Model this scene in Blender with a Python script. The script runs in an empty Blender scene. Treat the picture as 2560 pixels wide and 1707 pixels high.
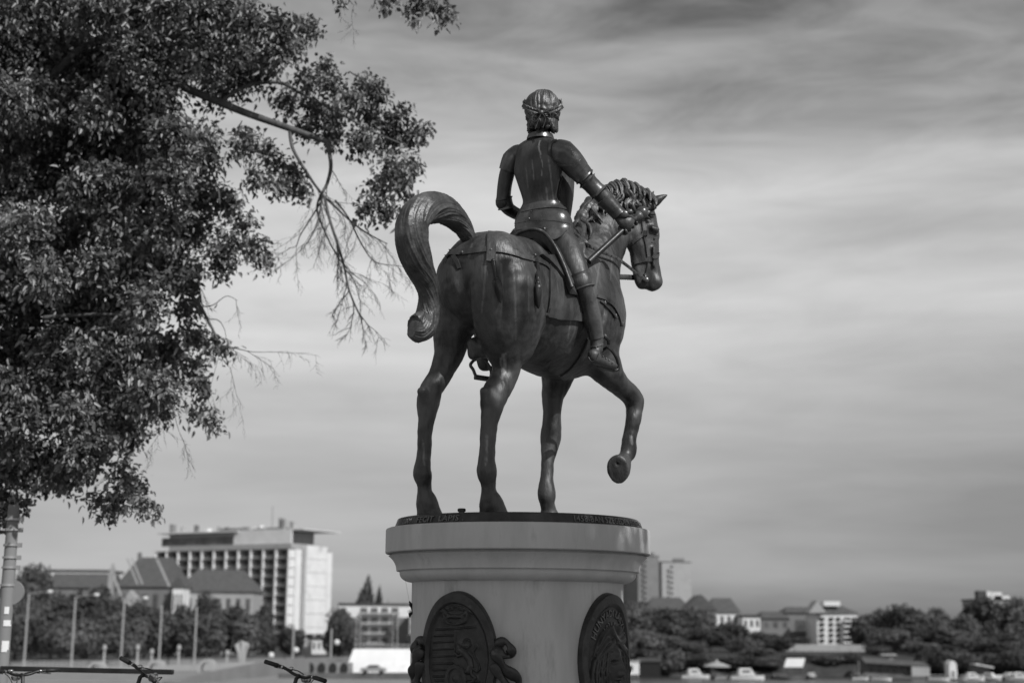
import bpy, bmesh, math, random
import numpy as np
from mathutils import Vector, Matrix, noise
from mathutils.bvhtree import BVHTree

sc = bpy.context.scene
C = sc.collection
R_ = math.radians
random.seed(7)
rng = np.random.default_rng(7)

# ------------------------------------------------------------------ camera
FPX = 50.0 / 36.0 * 2560.0
EYE = Vector((0, 0, 1.6))
PITCH = 11.18
cam_d = bpy.data.cameras.new('camera')
cam_d.lens = 50.0
cam_d.sensor_width = 36.0
cam_d.clip_start = 0.1
cam_d.clip_end = 9000
cam_d.dof.use_dof = True
cam_d.dof.focus_distance = 10.0
cam_d.dof.aperture_fstop = 1.65
cam = bpy.data.objects.new('camera', cam_d)
C.objects.link(cam)
CM = Matrix.Rotation(R_(90 + PITCH), 3, 'X') @ Matrix.Rotation(R_(0.45), 3, 'Z')
cam.matrix_world = Matrix.Translation(EYE) @ CM.to_4x4()
sc.camera = cam

# ------------------------------------------------------------------ world
SUN_EL, SUN_AZ = 41.0, 138.0           # azimuth clockwise from +Y (view direction)
w = bpy.data.worlds.new("World")
sc.world = w
w.use_nodes = True
nt = w.node_tree
for n_ in list(nt.nodes):
    nt.nodes.remove(n_)
def wn(t, **k):
    n = nt.nodes.new(t)
    for a, b in k.items():
        setattr(n, a, b)
    return n
sky = wn('ShaderNodeTexSky', sky_type='NISHITA', sun_disc=False)
sky.sun_elevation = R_(SUN_EL)
sky.sun_rotation = R_(SUN_AZ)
sky.altitude = 80
bw = wn('ShaderNodeRGBToBW')
nt.links.new(sky.outputs[0], bw.inputs[0])
tc = wn('ShaderNodeTexCoord')
sep = wn('ShaderNodeSeparateXYZ')
nt.links.new(tc.outputs['Generated'], sep.inputs[0])
# thin cloud veil: thickness by elevation
veil = wn('ShaderNodeValToRGB')
cr = veil.color_ramp
cr.elements[0].position = 0.0; cr.elements[0].color = (0.15,) * 3 + (1,)
cr.elements[1].position = 1.0; cr.elements[1].color = (0.25,) * 3 + (1,)
for p_, v_ in ((0.07, .25), (0.13, .45), (0.20, .86), (0.245, .90), (0.30, .66), (0.36, .40), (0.42, .22), (0.5, .2)):
    e_ = cr.elements.new(p_); e_.color = (v_, v_, v_, 1)
nt.links.new(sep.outputs[2], veil.inputs[0])
mp = wn('ShaderNodeMapping')
mp.inputs['Rotation'].default_value = (0, R_(12), 0)
mp.inputs['Scale'].default_value = (1.6, 1.0, 11.0)
nt.links.new(tc.outputs['Generated'], mp.inputs[0])
nz = wn('ShaderNodeTexNoise')
nz.inputs['Scale'].default_value = 2.0
nz.inputs['Detail'].default_value = 6.0
nz.inputs['Roughness'].default_value = 0.47
nz.inputs['Distortion'].default_value = 0.25
nt.links.new(mp.outputs[0], nz.inputs[0])
nr = wn('ShaderNodeMapRange')
nr.inputs[1].default_value = 0.33; nr.inputs[2].default_value = 0.67
nr.inputs[3].default_value = -0.15; nr.inputs[4].default_value = 0.16
nt.links.new(nz.outputs[0], nr.inputs[0])
# finer wisps, drifting diagonally, stronger high up
mp2 = wn('ShaderNodeMapping')
mp2.inputs['Rotation'].default_value = (0, R_(24), 0)
mp2.inputs['Scale'].default_value = (3.0, 1.5, 13.0)
nt.links.new(tc.outputs['Generated'], mp2.inputs[0])
nz2 = wn('ShaderNodeTexNoise')
nz2.inputs['Scale'].default_value = 2.6; nz2.inputs['Detail'].default_value = 9.0
nz2.inputs['Roughness'].default_value = 0.6; nz2.inputs['Distortion'].default_value = 0.6
nt.links.new(mp2.outputs[0], nz2.inputs[0])
nr2 = wn('ShaderNodeMapRange')
nr2.inputs[1].default_value = 0.3; nr2.inputs[2].default_value = 0.7
nr2.inputs[3].default_value = -1; nr2.inputs[4].default_value = 1
nt.links.new(nz2.outputs[0], nr2.inputs[0])
am2 = wn('ShaderNodeMapRange')
am2.inputs[1].default_value = 0.10; am2.inputs[2].default_value = 0.34
am2.inputs[3].default_value = 0.035; am2.inputs[4].default_value = 0.14
nt.links.new(sep.outputs[2], am2.inputs[0])
ml2 = wn('ShaderNodeMath', operation='MULTIPLY')
nt.links.new(nr2.outputs[0], ml2.inputs[0]); nt.links.new(am2.outputs[0], ml2.inputs[1])
# darker towards the right of the photograph
xr = wn('ShaderNodeMapRange')
xr.inputs[1].default_value = -0.10; xr.inputs[2].default_value = 0.36
xr.inputs[3].default_value = 0.06; xr.inputs[4].default_value = -0.14
nt.links.new(sep.outputs[0], xr.inputs[0])
a0 = wn('ShaderNodeMath', operation='ADD')
nt.links.new(nr.outputs[0], a0.inputs[0]); nt.links.new(ml2.outputs[0], a0.inputs[1])
a1 = wn('ShaderNodeMath', operation='ADD')
nt.links.new(veil.outputs[0], a1.inputs[0]); nt.links.new(a0.outputs[0], a1.inputs[1])
a2 = wn('ShaderNodeMath', operation='ADD', use_clamp=True)
nt.links.new(a1.outputs[0], a2.inputs[0]); nt.links.new(xr.outputs[0], a2.inputs[1])
SKY_LO, SKY_HI = 1.0, 7.1              # blue sky (as grey) and bright veil of cloud, both times the strength
lo = wn('ShaderNodeMath', operation='MULTIPLY'); lo.inputs[1].default_value = 0.55
nt.links.new(bw.outputs[0], lo.inputs[0])
mixv = wn('ShaderNodeMix', data_type='FLOAT')
nt.links.new(a2.outputs[0], mixv.inputs[0])
nt.links.new(lo.outputs[0], mixv.inputs[2])
mixv.inputs[3].default_value = SKY_HI
bg = wn('ShaderNodeBackground'); bg.inputs[1].default_value = 0.10
nt.links.new(mixv.outputs[0], bg.inputs[0])
wo = wn('ShaderNodeOutputWorld')
nt.links.new(bg.outputs[0], wo.inputs[0])

# ------------------------------------------------------------------ sun
sd = bpy.data.lights.new('sun', 'SUN')
sd.energy = 3.6
sd.angle = R_(0.5)
sd.color = (1.0, 1.0, 1.0)
sun = bpy.data.objects.new('sun', sd)
C.objects.link(sun)
SUND = Vector((math.sin(R_(SUN_AZ)) * math.cos(R_(SUN_EL)), math.cos(R_(SUN_AZ)) * math.cos(R_(SUN_EL)), math.sin(R_(SUN_EL))))
sun.rotation_euler = SUND.to_track_quat('Z', 'Y').to_euler()
sun.location = SUND * 60
sc.view_settings.view_transform = 'Standard'
sc.view_settings.look = 'None'
sc.view_settings.exposure = 0.0
sc.view_settings.gamma = 1.0
sc.view_settings.use_curve_mapping = False

# ------------------------------------------------------------------ helpers
def ray(px, py):
    d = CM @ Vector(((px - 1280) / FPX, -(py - 853.5) / FPX, -1))
    return d.normalized()
def at(px, py, Y):
    d = ray(px, py)
    return EYE + d * (Y / d.y)
PHI = R_(32); SP, CP = math.sin(PHI), math.cos(PHI)
HX, HY = 0.16, 10.1
FWD = Vector((SP, CP, 0)); RGT = Vector((CP, -SP, 0)); UP = Vector((0, 0, 1))
def hor(px, py, w=0.0):
    """point of the statue seen at a pixel, w metres right of the horse's middle plane"""
    d = ray(px, py)
    tx = d.x / d.y
    u = (tx * (HY - w * SP) - HX - w * CP) / (SP - tx * CP)
    return at(px, py, HY + u * CP - w * SP)
def loc(u, w, z):
    return Vector((HX, HY, 0)) + FWD * u + RGT * w + UP * z
def pr(rpx, p):
    return rpx * p.y / FPX

def tag(o, label=None, cat=None, group=None, kind=None):
    if label: o['label'] = label
    if cat: o['category'] = cat
    if group: o['group'] = group
    if kind: o['kind'] = kind
    return o
def empty(name, loc_=(0, 0, 0), rz=0, label=None, cat=None, group=None):
    o = bpy.data.objects.new(name, None)
    C.objects.link(o)
    o.location = loc_
    o.rotation_euler = (0, 0, rz)
    o.empty_display_size = 0.2
    tag(o, label, cat, group)
    return o
def copy_tree(o, parent=None):
    c = o.copy(); C.objects.link(c)
    if parent: c.parent = parent
    for ch in list(o.children):
        copy_tree(ch, c)
    return c

def mesh_np(name, V, F, mat, parent=None, smooth=True, nv=4):
    """V (n,3), F (m,nv) arrays -> object; world coordinates, parent at identity or parented with inverse"""
    V = np.asarray(V, dtype=np.float32); F = np.asarray(F, dtype=np.int32)
    me = bpy.data.meshes.new(name)
    me.vertices.add(len(V)); me.vertices.foreach_set('co', V.ravel())
    me.loops.add(F.size); me.loops.foreach_set('vertex_index', F.ravel())
    me.polygons.add(len(F))
    me.polygons.foreach_set('loop_start', np.arange(0, F.size, nv, dtype=np.int32))
    me.polygons.foreach_set('loop_total', np.full(len(F), nv, dtype=np.int32))
    me.update(calc_edges=True); me.validate()
    if smooth: me.polygons.foreach_set('use_smooth', np.ones(len(me.polygons), dtype=bool))
    o = bpy.data.objects.new(name, me)
    C.objects.link(o)
    if mat: me.materials.append(mat)
    if parent: attach(o, parent)
    return o
def attach(o, parent):
    """parent o without moving it (parents are only translated / turned about z)"""
    o.parent = parent
    m = Matrix.Identity(4); q = parent
    while q:
        m = (Matrix.Translation(q.location) @ q.rotation_euler.to_matrix().to_4x4() @ Matrix.Diagonal(q.scale).to_4x4()) @ (q.matrix_parent_inverse if q.parent else Matrix.Identity(4)) @ Matrix.Identity(4) if False else m
        q = q.parent
    o.matrix_parent_inverse = Matrix.Identity(4)

class MB:
    """collects shapes, links them as ONE mesh object. org: world point taken as the local origin"""
    def __init__(s, org=(0, 0, 0)):
        s.v = []; s.f = []; s.org = Vector(org)
    def add(s, vs, fs):
        b = len(s.v)
        s.v += [tuple(v) for v in vs]
        s.f += [tuple(i + b for i in f) for f in fs]
    def box(s, c, d, rz=0.0, m=None):
        hx, hy, hz = d[0] / 2, d[1] / 2, d[2] / 2
        vs = [Vector((x * hx, y * hy, z * hz)) for x in (-1, 1) for y in (-1, 1) for z in (-1, 1)]
        rot = m if m is not None else Matrix.Rotation(rz, 3, 'Z')
        vs = [Vector(c) + rot @ v for v in vs]
        s.add(vs, [(0, 1, 3, 2), (4, 6, 7, 5), (0, 4, 5, 1), (2, 3, 7, 6), (0, 2, 6, 4), (1, 5, 7, 3)])
    def hexa(s, vs):
        s.add(vs, [(0, 1, 3, 2), (4, 6, 7, 5), (0, 4, 5, 1), (2, 3, 7, 6), (0, 2, 6, 4), (1, 5, 7, 3)])
    def bar(s, a, b, wd, th, side=None):
        """rectangular bar from a to b"""
        a, b = Vector(a), Vector(b); t = (b - a).normalized()
        sd_ = Vector(side) if side else (Vector((0, 0, 1)) if abs(t.z) < .9 else Vector((1, 0, 0)))
        n1 = t.cross(sd_).normalized(); n2 = n1.cross(t).normalized()
        vs = [p + n1 * i * wd / 2 + n2 * j * th / 2 for p in (a, b) for i in (-1, 1) for j in (-1, 1)]
        s.hexa(vs)
    def tube(s, pts, rad, n=10, ell=1.0, side=None, mod=None, cap=True):
        pts = [Vector(p) for p in pts]
        if not hasattr(rad, '__len__'): rad = [rad] * len(pts)
        rings = []
        prev = None
        for i, p in enumerate(pts):
            t = (pts[min(i + 1, len(pts) - 1)] - pts[max(i - 1, 0)])
            if t.length < 1e-9: t = Vector((0, 0, 1))
            t.normalize()
            if prev is None:
                r0 = Vector(side) if side is not None else (Vector((0, 0, 1)) if abs(t.z) < .9 else Vector((1, 0, 0)))
            else:
                r0 = prev
            if side is not None: r0 = Vector(side)
            n1 = (r0 - t * r0.dot(t))
            if n1.length < 1e-6: n1 = t.orthogonal()
            n1.normalize(); n2 = t.cross(n1).normalized()
            prev = n1
            ring = []
            for k in range(n):
                a = 2 * math.pi * k / n
                rr = rad[i] * (mod(i, a) if mod else 1.0)
                ring.append(p + n1 * math.cos(a) * rr + n2 * math.sin(a) * rr * ell)
            rings.append(ring)
        b = []
        for r in rings: b += r
        fs = []
        m = len(rings)
        for i in range(m - 1):
            for k in range(n):
                fs.append((i * n + k, i * n + (k + 1) % n, (i + 1) * n + (k + 1) % n, (i + 1) * n + k))
        if cap:
            fs.append(tuple(range(n))[::-1]); fs.append(tuple((m - 1) * n + k for k in range(n)))
        s.add(b, fs)
    def lathe(s, prof, c, n=96, a0=0, a1=2 * math.pi):
        vs = []; full = abs(a1 - a0 - 2 * math.pi) < 1e-6
        m = n if full else n + 1
        for (r, z) in prof:
            for k in range(m):
                a = a0 + (a1 - a0) * k / n
                vs.append((c[0] + r * math.sin(a), c[1] - r * math.cos(a), c[2] + z))
        fs = []
        for i in range(len(prof) - 1):
            for k in range(n):
                k2 = (k + 1) % m
                fs.append((i * m + k, i * m + k2, (i + 1) * m + k2, (i + 1) * m + k))
        s.add(vs, fs)
    def ball(s, c, r, n=12, sc3=(1, 1, 1), rot=None):
        vs = []; fs = []
        m = max(4, n // 2)
        for i in range(m + 1):
            th = math.pi * i / m
            for k in range(n):
                a = 2 * math.pi * k / n
                v = Vector((math.sin(th) * math.cos(a) * sc3[0], math.sin(th) * math.sin(a) * sc3[1], math.cos(th) * sc3[2])) * r
                if rot is not None: v = rot @ v
                vs.append(Vector(c) + v)
        for i in range(m):
            for k in range(n):
                fs.append((i * n + k, (i + 1) * n + k, (i + 1) * n + (k + 1) % n, i * n + (k + 1) % n))
        s.add(vs, fs)
    def build(s, name, mat, parent=None, smooth=False, bevel=0.0, auto=None):
        me = bpy.data.meshes.new(name)
        o_ = s.org
        me.from_pydata([(v[0] - o_.x, v[1] - o_.y, v[2] - o_.z) for v in s.v], [], s.f)
        me.validate(); me.update()
        bm = bmesh.new(); bm.from_mesh(me)
        bmesh.ops.remove_doubles(bm, verts=bm.verts, dist=1e-5)
        bmesh.ops.recalc_face_normals(bm, faces=bm.faces)
        bm.to_mesh(me); bm.free()
        if smooth: me.polygons.foreach_set('use_smooth', [True] * len(me.polygons))
        o = bpy.data.objects.new(name, me)
        C.objects.link(o)
        if mat: me.materials.append(mat)
        if auto is not None:
            me.polygons.foreach_set('use_smooth', [True] * len(me.polygons))
            me.set_sharp_from_angle(angle=R_(auto))
        if bevel:
            md = o.modifiers.new('bevel', 'BEVEL'); md.width = bevel; md.segments = 2; md.limit_method = 'ANGLE'
        if parent: o.parent = parent
        else: o.location = s.org
        return o

# ------------------------------------------------------------------ materials
def material(name, base, rough=0.6, metal=0.0, var=0.3, scale=4.0, detail=6, bump=0.0, bscale=None, stretch=(1, 1, 1), spec=0.5, wear=None, wscale=2.0, obj=False, rvar=0.0, bdist=0.01, stain=None):
    m = bpy.data.materials.new(name); m.use_nodes = True
    t = m.node_tree; N = t.nodes; L = t.links
    b = N['Principled BSDF']
    b.inputs['Roughness'].default_value = rough
    b.inputs['Metallic'].default_value = metal
    b.inputs['Specular IOR Level'].default_value = spec
    co = N.new('ShaderNodeTexCoord')
    mp_ = N.new('ShaderNodeMapping'); mp_.inputs['Scale'].default_value = stretch
    L.new(co.outputs['Object'], mp_.inputs[0])
    n1 = N.new('ShaderNodeTexNoise'); n1.inputs['Scale'].default_value = scale; n1.inputs['Detail'].default_value = detail
    n1.inputs['Roughness'].default_value = 0.62
    L.new(mp_.outputs[0], n1.inputs[0])
    r1 = N.new('ShaderNodeMapRange'); r1.inputs[1].default_value = 0.3; r1.inputs[2].default_value = 0.7
    r1.inputs[3].default_value = base * (1 - var); r1.inputs[4].default_value = base * (1 + var)
    L.new(n1.outputs[0], r1.inputs[0])
    last = r1.outputs[0]
    if wear:
        n2 = N.new('ShaderNodeTexNoise'); n2.inputs['Scale'].default_value = wscale; n2.inputs['Detail'].default_value = 8
        n2.inputs['Roughness'].default_value = 0.7
        L.new(mp_.outputs[0], n2.inputs[0])
        r2 = N.new('ShaderNodeMapRange'); r2.inputs[1].default_value = 0.56; r2.inputs[2].default_value = 0.72
        L.new(n2.outputs[0], r2.inputs[0])
        mx = N.new('ShaderNodeMix'); mx.data_type = 'FLOAT'
        L.new(r2.outputs[0], mx.inputs[0]); L.new(last, mx.inputs[2]); mx.inputs[3].default_value = wear
        last = mx.outputs[0]
    if stain:
        at_ = N.new('ShaderNodeAttribute'); at_.attribute_name = 'stain'
        mx = N.new('ShaderNodeMix'); mx.data_type = 'FLOAT'
        L.new(at_.outputs['Fac'], mx.inputs[0]); L.new(last, mx.inputs[2]); mx.inputs[3].default_value = stain
        last = mx.outputs[0]
    L.new(last, b.inputs['Base Color'])
    if rvar:
        r3 = N.new('ShaderNodeMapRange'); r3.inputs[1].default_value = 0.3; r3.inputs[2].default_value = 0.7
        r3.inputs[3].default_value = rough - rvar; r3.inputs[4].default_value = rough + rvar
        L.new(n1.outputs[0], r3.inputs[0]); L.new(r3.outputs[0], b.inputs['Roughness'])
    if bump:
        n3 = N.new('ShaderNodeTexNoise'); n3.inputs['Scale'].default_value = bscale or scale * 4; n3.inputs['Detail'].default_value = 5
        L.new(mp_.outputs[0], n3.inputs[0])
        bp = N.new('ShaderNodeBump'); bp.inputs['Strength'].default_value = bump; bp.inputs['Distance'].default_value = bdist
        L.new(n3.outputs[0], bp.inputs['Height']); L.new(bp.outputs[0], b.inputs['Normal'])
    return m
M = {}
M['bronze'] = material('bronze', 0.075, 0.47, 0.45, var=.65, scale=6.5, bump=.75, bscale=22, stretch=(1, 1, .30), wear=.15, wscale=6, rvar=.14, bdist=.012, stain=.42)
M['bronze_bright'] = material('bronze_polished', 0.11, 0.33, 0.55, var=.45, scale=7, bump=.3, bscale=40, wear=.24, wscale=6, rvar=.1, bdist=.006)
M['bronze_hair'] = material('bronze_hair', 0.10, 0.45, 0.5, var=.5, scale=9, bump=.7, bscale=40, wear=.24, wscale=7, rvar=.1, bdist=.008)
M['bronze_dark'] = material('bronze_dark', 0.045, 0.38, 0.5, var=.4, scale=9, bump=.5, bscale=50, wear=.08, wscale=12, rvar=.1, bdist=.003)
M['letter'] = material('bronze_letter', 0.16, 0.4, 0.4, var=.3, scale=20)
M['stone'] = material('pedestal_stone', 0.46, 0.62, 0, var=.2, scale=3.4, bump=.4, bscale=80, wear=.27, wscale=3.4, bdist=.003, stretch=(1, 1, .22))
M['leaf'] = material('leaf', 0.075, 0.42, 0, var=.5, scale=1.6, spec=.5)
# ------------------------------------------------------------------ smooth-union sculpting field
class Field:
    def __init__(s, lo, hi, h):
        s.h = h; s.lo = np.array(lo, dtype=np.float32)
        s.n = (np.ceil((np.array(hi) - np.array(lo)) / h)).astype(int) + 1
        s.F = np.full(s.n, 1.0, dtype=np.float32)
        s.ax = [s.lo[i] + np.arange(s.n[i], dtype=np.float32) * h for i in range(3)]
    def _box(s, lo, hi):
        a = np.clip(np.floor((lo - s.lo) / s.h).astype(int), 0, s.n - 1)
        b = np.clip(np.ceil((hi - s.lo) / s.h).astype(int) + 1, 1, s.n)
        return tuple(slice(int(a[i]), int(max(b[i], a[i] + 1))) for i in range(3))
    def chain(s, nodes, k=0.04, e=None, q=1.0, sub=4, neg=False):
        """nodes: [(point, radius)]; e,q: squash along unit axis e by q"""
        P = [np.array(n[0], dtype=float) for n in nodes]; Rr = [float(n[1]) for n in nodes]
        if len(P) == 1: P = P * 2; Rr = Rr * 2
        if len(P) > 2 and sub > 1:
            Q = []; RQ = []
            for i in range(len(P) - 1):
                p0, p1, p2, p3 = P[max(i - 1, 0)], P[i], P[i + 1], P[min(i + 2, len(P) - 1)]
                r0, r1, r2, r3 = Rr[max(i - 1, 0)], Rr[i], Rr[i + 1], Rr[min(i + 2, len(P) - 1)]
                for j in range(sub):
                    t = j / sub
                    f = lambda a, b, c, d: 0.5 * (2 * b + (c - a) * t + (2 * a - 5 * b + 4 * c - d) * t * t + (3 * b - a - 3 * c + d) * t ** 3)
                    Q.append(f(p0, p1, p2, p3)); RQ.append(f(r0, r1, r2, r3))
            Q.append(P[-1]); RQ.append(Rr[-1]); P, Rr = Q, RQ
        qq = min(q, 1.0)
        rm = max(Rr) / qq + k + 3 * s.h
        A = np.array(P)
        bx = s._box(A.min(0) - rm, A.max(0) + rm)
        X, Y, Z = np.meshgrid(s.ax[0][bx[0]], s.ax[1][bx[1]], s.ax[2][bx[2]], indexing='ij')
        D = np.full(X.shape, 9.0, dtype=np.float32)
        for i in range(len(P) - 1):
            a, b = P[i], P[i + 1]; ab = b - a; L2 = max(float(ab @ ab), 1e-12)
            # local box in the chain's box
            r_ = max(Rr[i], Rr[i + 1]) / qq + k + 3 * s.h
            lo = np.minimum(a, b) - r_; hi = np.maximum(a, b) + r_
            g = s._box(lo, hi)
            g = tuple(slice(max(g[j].start - bx[j].start, 0), min(g[j].stop - bx[j].start, X.shape[j])) for j in range(3))
            x, y, z = X[g] - a[0], Y[g] - a[1], Z[g] - a[2]
            t = np.clip((x * ab[0] + y * ab[1] + z * ab[2]) / L2, 0, 1)
            x = x - t * ab[0]; y = y - t * ab[1]; z = z - t * ab[2]
            if e is not None:
                dd = (x * e[0] + y * e[1] + z * e[2]) * (q - 1)
                x = x + dd * e[0]; y = y + dd * e[1]; z = z + dd * e[2]
            d = np.sqrt(x * x + y * y + z * z) - (Rr[i] + (Rr[i + 1] - Rr[i]) * t)
            D[g] = np.minimum(D[g], d)
        S = s.F[bx]
        if neg:
            a_ = S; b_ = -D
            hh = np.maximum(k - np.abs(a_ - b_), 0) / k
            s.F[bx] = np.maximum(a_, b_) + hh * hh * k * .25
        else:
            hh = np.maximum(k - np.abs(S - D), 0) / k
            s.F[bx] = np.minimum(S, D) - hh * hh * k * .25
    def cut_below(s, z):
        s.F = np.maximum(s.F, (z - s.ax[2])[None, None, :])
    def mesh(s):
        F = s.F; n = s.n
        ins = F < 0
        c = np.zeros((n[0] - 1, n[1] - 1, n[2] - 1), dtype=np.int8)
        for i in (0, 1):
            for j in (0, 1):
                for k in (0, 1):
                    c += ins[i:n[0] - 1 + i, j:n[1] - 1 + j, k:n[2] - 1 + k]
        act = (c > 0) & (c < 8)
        idx = np.argwhere(act)
        vid = np.full(act.shape, -1, dtype=np.int32); vid[act] = np.arange(len(idx))
        acc = np.zeros((len(idx), 3)); cnt = np.zeros(len(idx))
        corners = [(i, j, k) for i in (0, 1) for j in (0, 1) for k in (0, 1)]
        vals = {o: F[idx[:, 0] + o[0], idx[:, 1] + o[1], idx[:, 2] + o[2]] for o in corners}
        for a in corners:
            for ax in range(3):
                if a[ax] == 0:
                    b = list(a); b[ax] = 1; b = tuple(b)
                    va, vb = vals[a], vals[b]
                    m = (va < 0) != (vb < 0)
                    t = np.where(m, va / np.where(m, va - vb, 1), 0)
                    p = np.array(a, dtype=float)[None, :] + np.zeros((len(idx), 3)); p[:, ax] = t
                    acc[m] += p[m]; cnt[m] += 1
        V = s.lo + (idx + acc / cnt[:, None]) * s.h
        Q = []
        for ax in range(3):
            o1, o2 = (ax + 1) % 3, (ax + 2) % 3
            sl = [slice(None)] * 3; sh = [slice(None)] * 3
            sl[ax] = slice(0, n[ax] - 1); sh[ax] = slice(1, n[ax])
            e = ins[tuple(sl)] != ins[tuple(sh)]
            E = np.argwhere(e)
            E = E[(E[:, o1] > 0) & (E[:, o2] > 0) & (E[:, o1] < n[o1] - 1) & (E[:, o2] < n[o2] - 1)]
            def g(d1, d2):
                G = E.copy(); G[:, o1] -= d1; G[:, o2] -= d2
                return vid[G[:, 0], G[:, 1], G[:, 2]]
            q = np.stack([g(1, 1), g(0, 1), g(0, 0), g(1, 0)], 1)
            fl = ins[E[:, 0], E[:, 1], E[:, 2]]
            q[~fl] = q[~fl][:, ::-1]
            Q.append(q)
        return V, np.concatenate(Q)

def smooth_mesh(V, Fq, it=2, lam=.5):
    """a little Laplacian smoothing"""
    for _ in range(it):
        S = np.zeros_like(V); n = np.zeros(len(V))
        for a, b in ((0, 1), (1, 2), (2, 3), (3, 0)):
            np.add.at(S, Fq[:, a], V[Fq[:, b]]); np.add.at(n, Fq[:, a], 1)
            np.add.at(S, Fq[:, b], V[Fq[:, a]]); np.add.at(n, Fq[:, b], 1)
        V = V + lam * (S / n[:, None] - V)
    return V

def lump(V, amp, sc_, seed=0.0, stretch=(1, 1, 1), octs=1):
    """hand-modelled unevenness: push every vertex by smooth 3D noise"""
    out = V.copy()
    for i, v in enumerate(V):
        p = Vector((v[0] * stretch[0], v[1] * stretch[1], v[2] * stretch[2])) * sc_ + Vector((seed, seed, seed))
        nv = noise.noise_vector(p)
        out[i, 0] += nv.x * amp; out[i, 1] += nv.y * amp; out[i, 2] += nv.z * amp
    return out

def bvh_of(V, Fq):
    return BVHTree.FromPolygons([tuple(v) for v in V.tolist()], [tuple(f) for f in Fq.tolist()])
def cast(bvh, px, py, fallback=None):
    """first surface point behind a pixel (walks towards the shape when the pixel misses it)"""
    d = ray(px, py)
    hit = bvh.ray_cast(EYE, d, 30)
    if hit[0] is not None:
        nrm = hit[1] if hit[1].dot(d) < 0 else -hit[1]
        return hit[0], nrm
    p = at(px, py, fallback or 10.0)
    q = bvh.find_nearest(p)
    nrm = q[1] if q[1].dot(d) < 0.2 else -q[1]
    return q[0], nrm
def spl(pts, n):
    """Catmull-Rom resample of any tuples"""
    P = [np.array(p, dtype=float) for p in pts]
    L = [0]
    for a, b in zip(P, P[1:]): L.append(L[-1] + max(np.linalg.norm(b[:2] - a[:2]), 1e-6))
    out = []
    for k in range(n):
        s_ = L[-1] * k / (n - 1)
        i = min(max(np.searchsorted(L, s_) - 1, 0), len(P) - 2)
        t = (s_ - L[i]) / (L[i + 1] - L[i])
        p0, p1, p2, p3 = P[max(i - 1, 0)], P[i], P[i + 1], P[min(i + 2, len(P) - 1)]
        out.append(0.5 * (2 * p1 + (p2 - p0) * t + (2 * p0 - 5 * p1 + 4 * p2 - p3) * t * t + (3 * p1 - p0 - 3 * p2 + p3) * t ** 3))
    return out
def shell(mb, A, B, bvh, nu=24, nv=6, off=.004, th=.012, fb=None):
    """a plate lying on the surface between pixel lines A and B, with a real thickness"""
    a = spl(A, nu); b = spl(B, nu)
    top = []; bot = []
    for i in range(nu):
        for j in range(nv):
            t = j / (nv - 1)
            p = a[i] * (1 - t) + b[i] * t
            q, nrm = cast(bvh, p[0], p[1], fb)
            top.append(q + nrm * (off + th)); bot.append(q + nrm * (off - .012))
    fs = []
    m = nu * nv
    for i in range(nu - 1):
        for j in range(nv - 1):
            k = i * nv + j
            fs.append((k, k + 1, k + nv + 1, k + nv)); fs.append((m + k, m + k + nv, m + k + nv + 1, m + k + 1))
    for i in range(nu - 1):
        for j in (0, nv - 1):
            k = i * nv + j
            fs.append((k, k + nv, m + k + nv, m + k))
    for j in range(nv - 1):
        for i in (0, nu - 1):
            k = i * nv + j
            fs.append((k, k + 1, m + k + 1, m + k))
    mb.add(top + bot, fs)
def strap(mb, line, wpx, bvh, nu=30, off=.003, th=.01, nv=3, fb=None):
    c = spl(line, nu)
    A = []; B = []
    for i in range(nu):
        t = c[min(i + 1, nu - 1)][:2] - c[max(i - 1, 0)][:2]
        t = t / max(np.linalg.norm(t), 1e-6); n = np.array([-t[1], t[0]])
        A.append(tuple(c[i][:2] + n * wpx / 2)); B.append(tuple(c[i][:2] - n * wpx / 2))
    shell(mb, A, B, bvh, nu, nv, off, th, fb)
def rivet(mb, px, py, bvh, r=.008):
    q, nrm = cast(bvh, px, py)
    mb.ball(q + nrm * r * .9, r, 8)
def cord(mb, pts, r, n=8, sub=6):
    """round cord through world points"""
    P = spl([tuple(p) + (0,) for p in pts], max(len(pts) * sub, 2)) if False else None
    mb.tube(pts, r, n)
def catmull(pts, sub=6):
    P = [Vector(p) for p in pts]; out = []
    for i in range(len(P) - 1):
        p0, p1, p2, p3 = P[max(i - 1, 0)], P[i], P[i + 1], P[min(i + 2, len(P) - 1)]
        for j in range(sub):
            t = j / sub
            out.append(0.5 * (2 * p1 + (p2 - p0) * t + (2 * p0 - 5 * p1 + 4 * p2 - p3) * t * t + (3 * p1 - p0 - 3 * p2 + p3) * t ** 3))
    out.append(P[-1]); return out
def catr(rs, sub=6):
    out = []
    for i in range(len(rs) - 1):
        for j in range(sub): out.append(rs[i] + (rs[i + 1] - rs[i]) * j / sub)
    out.append(rs[-1]); return out

# ------------------------------------------------------------------ pedestal
PX, PY = 0.052, 9.9
def zof(py, px=1300, Y=9.87): return at(px, py, Y).z
K = 9.87 / FPX
z_cap = zof(1325); z_capb = zof(1387); z_cove = zof(1430); z_tor = zof(1458.5)
z_pl = z_cap + 0.066
ped = empty('pedestal', (PX, PY, 0), label='tall round grey stone pedestal with moulded cap and bronze oval reliefs under the horse statue', cat='pedestal')
c0 = (PX, PY, 0)
mb = MB(c0)
rc, rs_ = 328 * K, 261 * K
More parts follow.
